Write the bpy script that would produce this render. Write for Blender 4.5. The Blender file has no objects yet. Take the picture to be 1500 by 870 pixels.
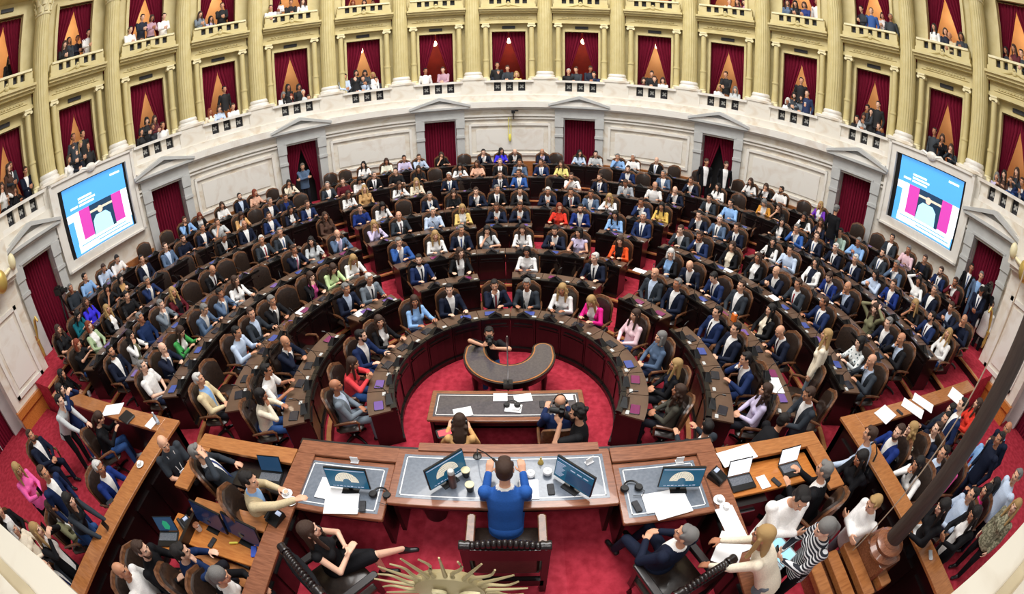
import bpy, bmesh, math, random
import numpy as np
from mathutils import Vector, Matrix, Euler
random.seed(7)
scene = bpy.context.scene
COL = scene.collection

# ------------------------------------------------------------------ camera
cam_d = bpy.data.cameras.new('camera')
cam = bpy.data.objects.new('camera', cam_d)
COL.objects.link(cam)
scene.camera = cam
cam_d.type = 'PANO'
cam_d.panorama_type = 'FISHEYE_EQUISOLID'
cam_d.sensor_width = 36.0
cam_d.fisheye_lens = 645.0 * 36.0 / 1500.0
cam_d.fisheye_fov = math.pi
cam_d.clip_start = 0.05
cam_d.clip_end = 200
PITCH, ROLL, YAW = 0.5, 0.013925, 0.008619
_f = Vector((-math.sin(YAW) * math.cos(PITCH), math.cos(YAW) * math.cos(PITCH), -math.sin(PITCH)))
_r = Vector((math.cos(YAW), math.sin(YAW), 0))
_u = _r.cross(_f)
_ex = _r * math.cos(ROLL) - _u * math.sin(ROLL)
_ey = _r * math.sin(ROLL) + _u * math.cos(ROLL)
_m = Matrix((_ex, _ey, -_f)).transposed().to_4x4()
_m.translation = Vector((0.1476, -5.418, 5.37))
cam.matrix_world = _m

# ------------------------------------------------------------------ light
world = bpy.data.worlds.new('World')
scene.world = world
world.use_nodes = True
world.node_tree.nodes['Background'].inputs[0].default_value = (1.0, 0.985, 0.97, 1)
world.node_tree.nodes['Background'].inputs[1].default_value = 0.36

def area(name, loc, size, energy, color=(1, 1, 1), rot=(0, 0, 0), shape='DISK'):
    l = bpy.data.lights.new(name, 'AREA')
    l.shape = shape
    l.size = size
    l.energy = energy
    l.color = color
    o = bpy.data.objects.new(name, l)
    o.location = loc
    o.rotation_euler = rot
    COL.objects.link(o)
    return o

area('skylight', (0, 3.5, 15.5), 12, 3300, (1, 0.98, 0.95))
area('clerestory_light', (0, -9, 11), 5, 420, (1, 0.98, 0.96), (math.radians(50), 0, 0))
scene.view_settings.view_transform = 'Standard'
scene.view_settings.look = 'None'
scene.view_settings.gamma = 1
scene.view_settings.use_curve_mapping = False
scene.view_settings.exposure = 0.0

# ------------------------------------------------------------------ helpers
PI = math.pi
R = math.radians

def lin(c):
    return tuple(((v / 255) / 12.92 if v / 255 <= 0.04045 else ((v / 255 + 0.055) / 1.055) ** 2.4) for v in c)

def mat(name, col, rough=0.5, metal=0.0, emit=None, estr=0.0, spec=0.5, coat=0.0):
    m = bpy.data.materials.new(name)
    m.use_nodes = True
    b = m.node_tree.nodes['Principled BSDF']
    b.inputs['Base Color'].default_value = (*lin(col), 1)
    b.inputs['Roughness'].default_value = rough
    b.inputs['Metallic'].default_value = metal
    b.inputs['Specular IOR Level'].default_value = spec
    b.inputs['Coat Weight'].default_value = coat
    if emit:
        b.inputs['Emission Color'].default_value = (*lin(emit), 1)
        b.inputs['Emission Strength'].default_value = estr
    return m

def noise_mat(name, c1, c2, scale=4, rough=0.5, detail=6, stretch=(1, 1, 1), bump=0.0, lo=0.35, hi=0.65, coat=0.0, dist=0.0, spec=0.5):
    m = mat(name, c1, rough, coat=coat, spec=spec)
    nt = m.node_tree
    b = nt.nodes['Principled BSDF']
    tc = nt.nodes.new('ShaderNodeTexCoord')
    mp = nt.nodes.new('ShaderNodeMapping')
    mp.inputs['Scale'].default_value = stretch
    nz = nt.nodes.new('ShaderNodeTexNoise')
    nz.inputs['Scale'].default_value = scale
    nz.inputs['Detail'].default_value = detail
    nz.inputs['Distortion'].default_value = dist
    cr = nt.nodes.new('ShaderNodeValToRGB')
    cr.color_ramp.elements[0].position = lo
    cr.color_ramp.elements[1].position = hi
    cr.color_ramp.elements[0].color = (*lin(c1), 1)
    cr.color_ramp.elements[1].color = (*lin(c2), 1)
    L = nt.links.new
    L(tc.outputs['Object'], mp.inputs['Vector'])
    L(mp.outputs['Vector'], nz.inputs['Vector'])
    L(nz.outputs['Fac'], cr.inputs['Fac'])
    L(cr.outputs['Color'], b.inputs['Base Color'])
    if bump:
        bp = nt.nodes.new('ShaderNodeBump')
        bp.inputs['Strength'].default_value = bump
        bp.inputs['Distance'].default_value = 0.02
        L(nz.outputs['Fac'], bp.inputs['Height'])
        L(bp.outputs['Normal'], b.inputs['Normal'])
    return m

def tint_mat(name, rough=0.7, bump=0.15, bscale=60, spec=0.3, wave=None):
    """cloth or hair whose colour is the object's own colour"""
    m = mat(name, (128, 128, 128), rough, spec=spec)
    nt = m.node_tree
    b = nt.nodes['Principled BSDF']
    oi = nt.nodes.new('ShaderNodeObjectInfo')
    tc = nt.nodes.new('ShaderNodeTexCoord')
    nz = nt.nodes.new('ShaderNodeTexNoise')
    nz.inputs['Scale'].default_value = bscale
    nz.inputs['Detail'].default_value = 3
    if wave:
        mp = nt.nodes.new('ShaderNodeMapping')
        mp.inputs['Scale'].default_value = wave
        nt.links.new(tc.outputs['Object'], mp.inputs['Vector'])
        nt.links.new(mp.outputs['Vector'], nz.inputs['Vector'])
    else:
        nt.links.new(tc.outputs['Object'], nz.inputs['Vector'])
    mx = nt.nodes.new('ShaderNodeMix')
    mx.data_type = 'RGBA'
    mx.blend_type = 'MULTIPLY'
    mx.inputs['Factor'].default_value = 0.35
    nt.links.new(oi.outputs['Color'], mx.inputs['A'])
    nt.links.new(nz.outputs['Fac'], mx.inputs['B'])
    ml = nt.nodes.new('ShaderNodeMix')
    ml.data_type = 'RGBA'
    ml.blend_type = 'MULTIPLY'
    ml.inputs['Factor'].default_value = 1
    ml.inputs['B'].default_value = (1.2, 1.2, 1.2, 1)
    nt.links.new(mx.outputs['Result'], ml.inputs['A'])
    nt.links.new(ml.outputs['Result'], b.inputs['Base Color'])
    if bump:
        bp = nt.nodes.new('ShaderNodeBump')
        bp.inputs['Strength'].default_value = bump
        bp.inputs['Distance'].default_value = 0.01
        nt.links.new(nz.outputs['Fac'], bp.inputs['Height'])
        nt.links.new(bp.outputs['Normal'], b.inputs['Normal'])
    return m

class MB:
    """collects shapes and links them as one mesh object"""
    def __init__(self):
        self.v, self.f = [], []
    def add(self, v, f):
        n = len(self.v)
        self.v += [tuple(p) for p in v]
        self.f += [tuple(i + n for i in q) for q in f]
        return self
    def box(self, x0, x1, y0, y1, z0, z1, M=None):
        v = [(x, y, z) for z in (z0, z1) for y in (y0, y1) for x in (x0, x1)]
        if M is not None:
            v = [M @ Vector(p) for p in v]
        return self.add(v, [(0, 2, 3, 1), (4, 5, 7, 6), (0, 1, 5, 4), (2, 6, 7, 3), (0, 4, 6, 2), (1, 3, 7, 5)])
    def rbox(self, x0, x1, y0, y1, z0, z1, r=0.02, M=None):
        """box with chamfered vertical edges and chamfered top"""
        def ring(z, i):
            a, b, c, d = x0 + i, x1 - i, y0 + i, y1 - i
            return [(a + r, c, z), (b - r, c, z), (b, c + r, z), (b, d - r, z), (b - r, d, z), (a + r, d, z), (a, d - r, z), (a, c + r, z)]
        v = ring(z0, r * .5) + ring(z0 + r * .5, 0) + ring(z1 - r * .5, 0) + ring(z1, r * .5)
        f = [tuple(reversed(range(8))), tuple(range(24, 32))]
        for k in range(3):
            f += [(k * 8 + i, k * 8 + (i + 1) % 8, k * 8 + 8 + (i + 1) % 8, k * 8 + 8 + i) for i in range(8)]
        if M is not None:
            v = [M @ Vector(p) for p in v]
        return self.add(v, f)
    def arc(self, r0, r1, a0, a1, z0, z1, cy=0.0, step=2.0, n=None):
        """curved box about (0, cy); angles in degrees from +y towards +x"""
        n = n or max(1, int(abs(a1 - a0) / step + .999))
        v, f = [], []
        for i in range(n + 1):
            a = R(a0 + (a1 - a0) * i / n)
            s, c = math.sin(a), math.cos(a)
            for r, z in ((r0, z0), (r1, z0), (r1, z1), (r0, z1)):
                v.append((r * s, cy + r * c, z))
        for i in range(n):
            o = i * 4
            for j in range(4):
                f.append((o + j, o + (j + 1) % 4, o + 4 + (j + 1) % 4, o + 4 + j))
        f += [(3, 2, 1, 0), (n * 4, n * 4 + 1, n * 4 + 2, n * 4 + 3)]
        return self.add(v, f)
    def lathe(self, prof, seg=20, c=(0, 0), M=None, flute=0, depth=0.0):
        v, f = [], []
        for (r, z) in prof:
            for i in range(seg):
                a = 2 * PI * i / seg
                q = r * (1 - depth * abs(math.cos(a * flute / 2))) if flute else r
                v.append((c[0] + q * math.cos(a), c[1] + q * math.sin(a), z))
        for k in range(len(prof) - 1):
            f += [(k * seg + i, k * seg + (i + 1) % seg, (k + 1) * seg + (i + 1) % seg, (k + 1) * seg + i) for i in range(seg)]
        f.append(tuple(reversed(range(seg))))
        f.append(tuple((len(prof) - 1) * seg + i for i in range(seg)))
        if M is not None:
            v = [M @ Vector(p) for p in v]
        return self.add(v, f)
    def tube(self, pts, rad, seg=8, flat=1.0):
        pts = [Vector(p) for p in pts]
        rad = rad if hasattr(rad, '__len__') else [rad] * len(pts)
        v, f = [], []
        up = Vector((0, 0, 1))
        for i, p in enumerate(pts):
            d = (pts[min(i + 1, len(pts) - 1)] - pts[max(i - 1, 0)]).normalized()
            a = d.cross(up)
            if a.length < 1e-3:
                a = d.cross(Vector((1, 0, 0)))
            a.normalize()
            b = a.cross(d)
            for j in range(seg):
                t = 2 * PI * j / seg
                v.append(p + a * math.cos(t) * rad[i] + b * math.sin(t) * rad[i] * flat)
        for i in range(len(pts) - 1):
            f += [(i * seg + j, i * seg + (j + 1) % seg, (i + 1) * seg + (j + 1) % seg, (i + 1) * seg + j) for j in range(seg)]
        f += [tuple(reversed(range(seg))), tuple((len(pts) - 1) * seg + j for j in range(seg))]
        return self.add(v, f)
    def prism(self, poly, z0, z1, M=None):
        n = len(poly)
        v = [(x, y, z0) for x, y in poly] + [(x, y, z1) for x, y in poly]
        f = [tuple(reversed(range(n))), tuple(range(n, 2 * n))] + [(i, (i + 1) % n, n + (i + 1) % n, n + i) for i in range(n)]
        if M is not None:
            v = [M @ Vector(p) for p in v]
        return self.add(v, f)
    def ball(self, c, r, seg=12, rings=8):
        r = r if hasattr(r, '__len__') else (r, r, r)
        v, f = [(c[0], c[1], c[2] - r[2])], []
        for k in range(1, rings):
            t = -PI / 2 + PI * k / rings
            for i in range(seg):
                a = 2 * PI * i / seg
                v.append((c[0] + r[0] * math.cos(t) * math.cos(a), c[1] + r[1] * math.cos(t) * math.sin(a), c[2] + r[2] * math.sin(t)))
        v.append((c[0], c[1], c[2] + r[2]))
        for i in range(seg):
            f.append((0, 1 + (i + 1) % seg, 1 + i))
            e = 1 + (rings - 2) * seg
            f.append((e + i, e + (i + 1) % seg, len(v) - 1))
        for k in range(rings - 2):
            f += [(1 + k * seg + i, 1 + k * seg + (i + 1) % seg, 1 + (k + 1) * seg + (i + 1) % seg, 1 + (k + 1) * seg + i) for i in range(seg)]
        return self.add(v, f)
    def mesh(self, name, m, smooth=False):
        me = bpy.data.meshes.new(name)
        me.from_pydata(self.v, [], self.f)
        me.materials.append(m)
        bm = bmesh.new()
        bm.from_mesh(me)
        bmesh.ops.recalc_face_normals(bm, faces=bm.faces)
        bm.to_mesh(me)
        bm.free()
        if smooth:
            for p in me.polygons:
                p.use_smooth = True
            me.set_sharp_from_angle(angle=R(42))
        return me
    def obj(self, name, m, parent=None, smooth=False):
        o = bpy.data.objects.new(name, self.mesh(name, m, smooth))
        COL.objects.link(o)
        if parent is not None:
            o.parent = parent
        return o

USED_LABELS = {}
def tag(o, label, cat, group=None, kind=None):
    w = label.split()
    assert 4 <= len(w) <= 16, label
    assert label not in USED_LABELS, 'same label: ' + label
    USED_LABELS[label] = 1
    o['label'] = label
    o['category'] = cat
    if group:
        o['group'] = group
    if kind:
        o['kind'] = kind
    return o

def thing(name, label, cat, loc=(0, 0, 0), rz=0.0, group=None):
    o = bpy.data.objects.new(name, None)
    COL.objects.link(o)
    o.location = loc
    o.rotation_euler = (0, 0, rz)
    return tag(o, label, cat, group)

def struct(o, label=None):
    o['kind'] = 'structure'
    if label:
        o['label'] = label
    return o

def link(name, me, parent=None, M=None, color=None):
    o = bpy.data.objects.new(name, me)
    COL.objects.link(o)
    if parent is not None:
        o.parent = parent
    if M is not None:
        o.matrix_local = M
    if color is not None:
        o.color = (*color, 1)
    return o

ORD = ['zeroth', 'first', 'second', 'third', 'fourth', 'fifth', 'sixth', 'seventh', 'eighth', 'ninth', 'tenth', 'eleventh', 'twelfth', 'thirteenth', 'fourteenth', 'fifteenth', 'sixteenth', 'seventeenth', 'eighteenth', 'nineteenth']
_T = {2: 'twent', 3: 'thirt', 4: 'fort', 5: 'fift'}
def ordn(n):
    if n < 20:
        return ORD[n]
    t, u = divmod(n, 10)
    return _T[t] + 'ieth' if u == 0 else _T[t] + 'y-' + ORD[u]

# ------------------------------------------------------------------ materials
M_CARPET = noise_mat('red_carpet', (152, 38, 52), (182, 54, 70), 9, 0.95, 4, bump=0.3, spec=0.15)
M_CARPET_BAND = noise_mat('red_runner', (160, 44, 58), (188, 60, 76), 9, 0.95, 4, bump=0.3, spec=0.15)
M_CREAM = noise_mat('cream_paint', (200, 184, 128), (208, 194, 142), 3, 0.55)
M_CREAM_LIGHT = noise_mat('pale_cream_paint', (226, 214, 168), (234, 224, 184), 3, 0.5)
M_MARBLE = noise_mat('marble', (228, 222, 210), (206, 188, 164), 1.3, 0.35, 9, (1, 1, 1.6), lo=0.47, hi=0.78, dist=1.6)
M_MARBLE_W = noise_mat('white_marble', (232, 228, 220), (214, 202, 188), 1.6, 0.35, 8, lo=0.5, hi=0.8, dist=1.2)
M_LEDGE = noise_mat('ledge_stone', (196, 189, 174), (176, 164, 146), 1.6, 0.45, 8, lo=0.45, hi=0.8, dist=1.2)
M_LEDGE_TAN = noise_mat('ledge_tan_stone', (176, 162, 132), (160, 146, 118), 2.5, 0.5)
M_GREY = noise_mat('grey_stone', (196, 197, 195), (184, 185, 183), 3, 0.5)
M_CURTAIN = noise_mat('crimson_velvet', (104, 12, 38), (124, 18, 48), 9, 0.8, 3, (6, 6, .5), spec=0.2)
M_DARKWOOD = noise_mat('dark_mahogany', (15, 8, 9), (25, 11, 11), 7, 0.32, 6, (1, 1, .2), coat=0.3)
M_EBONY = noise_mat('blackened_wood', (11, 8, 8), (17, 11, 10), 3, 0.34, 3, coat=0.15)
M_DESKTOP = noise_mat('brown_desk_leather', (88, 66, 52), (100, 76, 60), 5, 0.38, 5, coat=0.15)
M_OAK = noise_mat('polished_oak', (150, 92, 50), (182, 120, 70), 6, 0.28, 8, (1, 6, 6), lo=0.3, hi=0.7, coat=0.4, dist=0.4)
M_OAK_ORANGE = noise_mat('orange_oak', (178, 104, 44), (198, 126, 60), 6, 0.3, 7, (1, 6, 6), coat=0.3)
M_NOSING = noise_mat('oak_nosing', (168, 108, 62), (190, 132, 82), 12, 0.4)
M_WALNUT = noise_mat('walnut', (120, 72, 48), (148, 94, 66), 6, 0.25, 8, (1, 7, 7), coat=0.5, dist=0.5)
M_RIM = noise_mat('chair_rim_wood', (92, 58, 38), (126, 84, 56), 20, 0.3, coat=0.3)
M_LEATHER = noise_mat('dark_leather', (40, 30, 26), (54, 41, 34), 30, 0.32, 4, bump=0.05, coat=0.15)
M_SLATE = noise_mat('grey_writing_leather', (104, 112, 124), (116, 124, 136), 25, 0.22, 4, coat=0.5)
M_SLATE_DK = noise_mat('brown_grey_leather', (74, 70, 74), (88, 82, 86), 25, 0.25, 4, coat=0.4)
M_WHITE = mat('white_paint', (240, 240, 240), 0.5)
M_PAPER = mat('paper', (246, 246, 248), 0.7)
M_BLACK = mat('black_plastic', (14, 14, 16), 0.35)
M_BLACKSOFT = mat('black_rubber', (22, 22, 24), 0.6)
M_METAL = mat('brushed_metal', (170, 170, 172), 0.3, 1.0)
M_GOLD = mat('aged_gilt', (160, 146, 108), 0.5, 0.3)
M_GOLDP = mat('gilt', (205, 176, 96), 0.4, 0.5)
M_DARK = mat('dark_void', (10, 9, 10), 0.9)
M_GRILLE = noise_mat('iron_grille', (22, 22, 28), (40, 40, 46), 24, 0.6)
M_ORANGE = noise_mat('orange_plaster', (228, 182, 128), (236, 192, 140), 2, 0.8)
M_REDWALL = noise_mat('red_plaster', (128, 26, 14), (146, 34, 18), 3, 0.8)
M_BULB = mat('lit_bulb', (255, 240, 210), 0.5, emit=(255, 225, 180), estr=8)
M_GLASS = mat('smoky_glass', (200, 205, 210), 0.05, coat=1.0)
SEAT_DATA = """
R 0
-106.5 m o grey paleblue lap
-93.3 w b coral - fold
-77.5 m k blue white desk
-64.3 w b black white desk
-44.2 w b skyblue - desk
-27.0 m k navy white desk
-6.2 m k navy whitered chin
8.8 m g charcoal white desk
25.2 w l white - desk
41.4 w l hotpink white desk
61.6 w b palepink - lap
79.2 w g slate - lap
96.2 w l black navy lap
109.9 w b olivedark - lap
R 1
-109.4 w k cream - chin
-100.8 m k white - desk
-87.6 m o navy white chin
-77.6 E
-58.2 m g navy paleblue desk
-49.2 m w grey whitetie desk
-30.5 m k blue whitetie desk
-16.5 w b black white desk
6.4 w k white - desk
18.8 E
29.4 m w navy whitetie desk
50.2 m o charcoal paleblue lap
58.8 m g navy white lap
75.9 m k blue whitetie lap
85.0 m k navy white lap
97.5 m k blue white chin
108.8 w b lilac - lap
R 2
-105.3 m w beige skyblue lap
-98.4 E
-89.0 m k paleblue - desk
-81.5 m b charcoal paleblue desk
-74.6 m g black white chin
-67.7 E
-60.9 w b black pink chin
-54.0 w b lime - desk
-47.1 w l white - desk
-32.3 m g bright white chin
-21.6 w l white - desk
-14.0 m g navy whitetie desk
-6.3 w k palegrey - chin
4.1 w b white - desk
13.7 m k navy white fold
20.6 w k lilac - desk
32.8 w b orange black desk
48.0 w w black skyblue desk
55.1 m o navy white desk
63.9 m k blue whitetie desk
70.7 m b charcoal white lap
81.6 w k black cream lap
89.8 m o navy whitetie desk
100.6 E
107.5 E
R 3
-102.6 m g white - lap
-97.2 m o navy white chin
-91.8 w b green white desk
-83.9 m g slate white desk
-77.9 m k slate white chin
-72.6 w b white - desk
-65.0 E
-56.3 m b navy whitepink chin
-50.9 w k palegrey - desk
-44.2 m o slate lilac chin
-34.8 w l lilac - chin
-28.0 m o charcoal whitetie desk
-19.5 m w paleblue - desk
-12.0 w l wheat white desk
-3.0 m b navy white fold
2.9 m b navy white fold
12.6 w r red - desk
18.0 m k royal white desk
27.0 w k skyblue - desk
33.8 m w blue whitetie lap
44.3 m b charcoal white chin
49.6 m b blue white chin
57.2 w b black cream lap
64.3 w b black white lap
70.9 m o navy white fold
76.9 m b charcoal whitered desk
84.4 m b blue whitetie desk
91.9 E
97.3 w k floral - desk
102.6 m o charcoal paleblue chin
R 4
-100.2 m k navy white lap
-95.6 w k white olive chin
-91.0 m g navysweater - lap
-86.4 m g grey white chin
-81.9 w l maroon black lap
-77.3 E
-72.7 m o black whitetie desk
-68.1 E
-63.5 E
-59.0 m w charcoal whitered desk
-54.4 m g charcoal whitetie desk
-43.2 w b brown - lap
-35.1 m k royal - desk
-30.1 w k white - desk
-24.4 E
-18.7 m g navy whitetie desk
-13.1 w b black - desk
-7.6 m b navy white chin
-3.0 m g black whitetie desk
2.3 m k black white fold
8.9 m w navy white fold
14.4 m b navy whitered chin
19.0 m b slate white desk
23.6 w l white - fold
31.2 m b blue white chin
35.8 w k mustard - desk
44.8 m k navy white chin
49.4 m w slate whitetie desk
53.9 m b navy whitetie desk
62.5 w k white black desk
67.1 m k paleblue - desk
73.1 w k white navy lap
78.2 m b royal whitetie desk
82.8 m o navy paleblue chin
89.4 w b olive - raise2
94.0 m g navy white desk
98.6 m o black paleblue chin
R 5
-99.4 w r black - reach
-95.1 w r sage white lap
-90.4 w l black white lap
-86.2 m k black - desk
-81.2 m g blue white chin
-77.4 E
-71.5 E
-67.2 E
-63.1 m g black white desk
-57.7 m o navy white lap
-52.3 m b blue white desk
-47.8 w k navy white desk
-44.0 m b blue white desk
-35.0 w b white - desk
-31.2 w l camel - lap
-24.0 w b white - fold
-20.2 w l cream - desk
-12.9 m w navy whitetie desk
-9.1 E
-2.1 m b navy whitetie desk
2.1 m b bright white desk
9.5 E
13.3 m b white - chin
19.4 m b navy whitetie desk
25.0 m b lightgrey white desk
31.1 m o white - desk
35.8 m o navy white chin
43.2 m k charcoal white desk
47.8 m k skyblue - desk
51.6 E
59.0 w k black white desk
62.8 m g bright white chin
66.8 m b navy whitetie desk
71.6 m w navy whitetie desk
76.1 m w navy whitetie desk
81.4 w k paleblue - fold
85.2 m b royal white desk
90.9 w l black - chin
94.7 m k blue whitetie desk
98.6 w l white - lap
R 6
-97.2 w b black - lap
-93.5 w k teal - desk
-90.3 w b violet - lap
-86.0 w k black - chin
-82.8 w k black tan fold
-77.2 m k navy white lap
-72.0 m b slate paleblue lap
-68.6 m b navy - desk
-64.2 m g navy white desk
-61.0 m b palegrey - chin
-56.1 w b tan white desk
-52.9 E
-49.7 m g navy white desk
-46.5 m b navy royal desk
-43.0 E
-37.5 m g charcoal white desk
-34.3 m b maroon - desk
-31.1 w k white - desk
-27.9 m g black whitetie desk
-23.3 m k black - desk
-18.7 w b black - desk
-15.1 E
-10.3 w k white - fold
-6.6 w b blush - desk
-2.0 m g black whitetie lap
2.1 m b slate white desk
6.5 m b blue whitetie desk
10.6 w b yellow - desk
19.2 E
24.2 m b blue white desk
27.4 E
31.5 m g slate white desk
37.4 m b navy white chin
42.8 w k white - desk
47.1 E
52.7 w g ochre white desk
55.9 w b black - chin
61.1 w k white black chin
64.3 w b navy blush desk
68.8 m k palegreen - desk
72.8 m g skyblue - fold
77.5 m k charcoal whitetie lap
81.4 m g slate white chin
86.0 w k white - raise
89.2 m g navy white lap
93.9 m b navy paleblue fold
97.1 m o navy - chin
R 7
-88.2 m g charcoal - lap
-85.3 m k skyblue - desk
-81.6 m b paleblue - desk
-78.8 m k white - desk
-72.7 E
-67.8 E
-64.3 m b skyblue black chin
-61.4 w r black white desk
-56.7 w b white - desk
-52.9 m k navy paleblue lap
-50.1 w r blush - desk
-46.1 E
-43.2 w k cream - chin
-35.2 E
-31.8 E
-28.4 w k white - desk
-24.0 w b palecream - desk
-20.6 m k lilac - desk
-17.7 m b paleblue - chin
-13.3 w b black - chin
-9.0 E
-5.0 m k navy white chin
-1.8 w k violet - desk
0.9 m o black white desk
6.3 m o navy lilac chin
9.1 E
13.4 w k paleblue - desk
16.6 m k palegrey - desk
21.0 m g skyblue - chin
23.9 m w white - desk
28.3 m o black whitetie lap
31.5 E
36.0 E
43.9 E
46.8 w b white - desk
50.1 w b black white chin
52.9 m k white - desk
57.5 E
60.7 w l purple white desk
68.1 E
72.2 E
75.0 m k charcoal white lap
78.8 m g palepink - desk
82.2 m b black navy desk
85.7 m b blue whitetie desk
89.0 m b maroon white chin
"""
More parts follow.
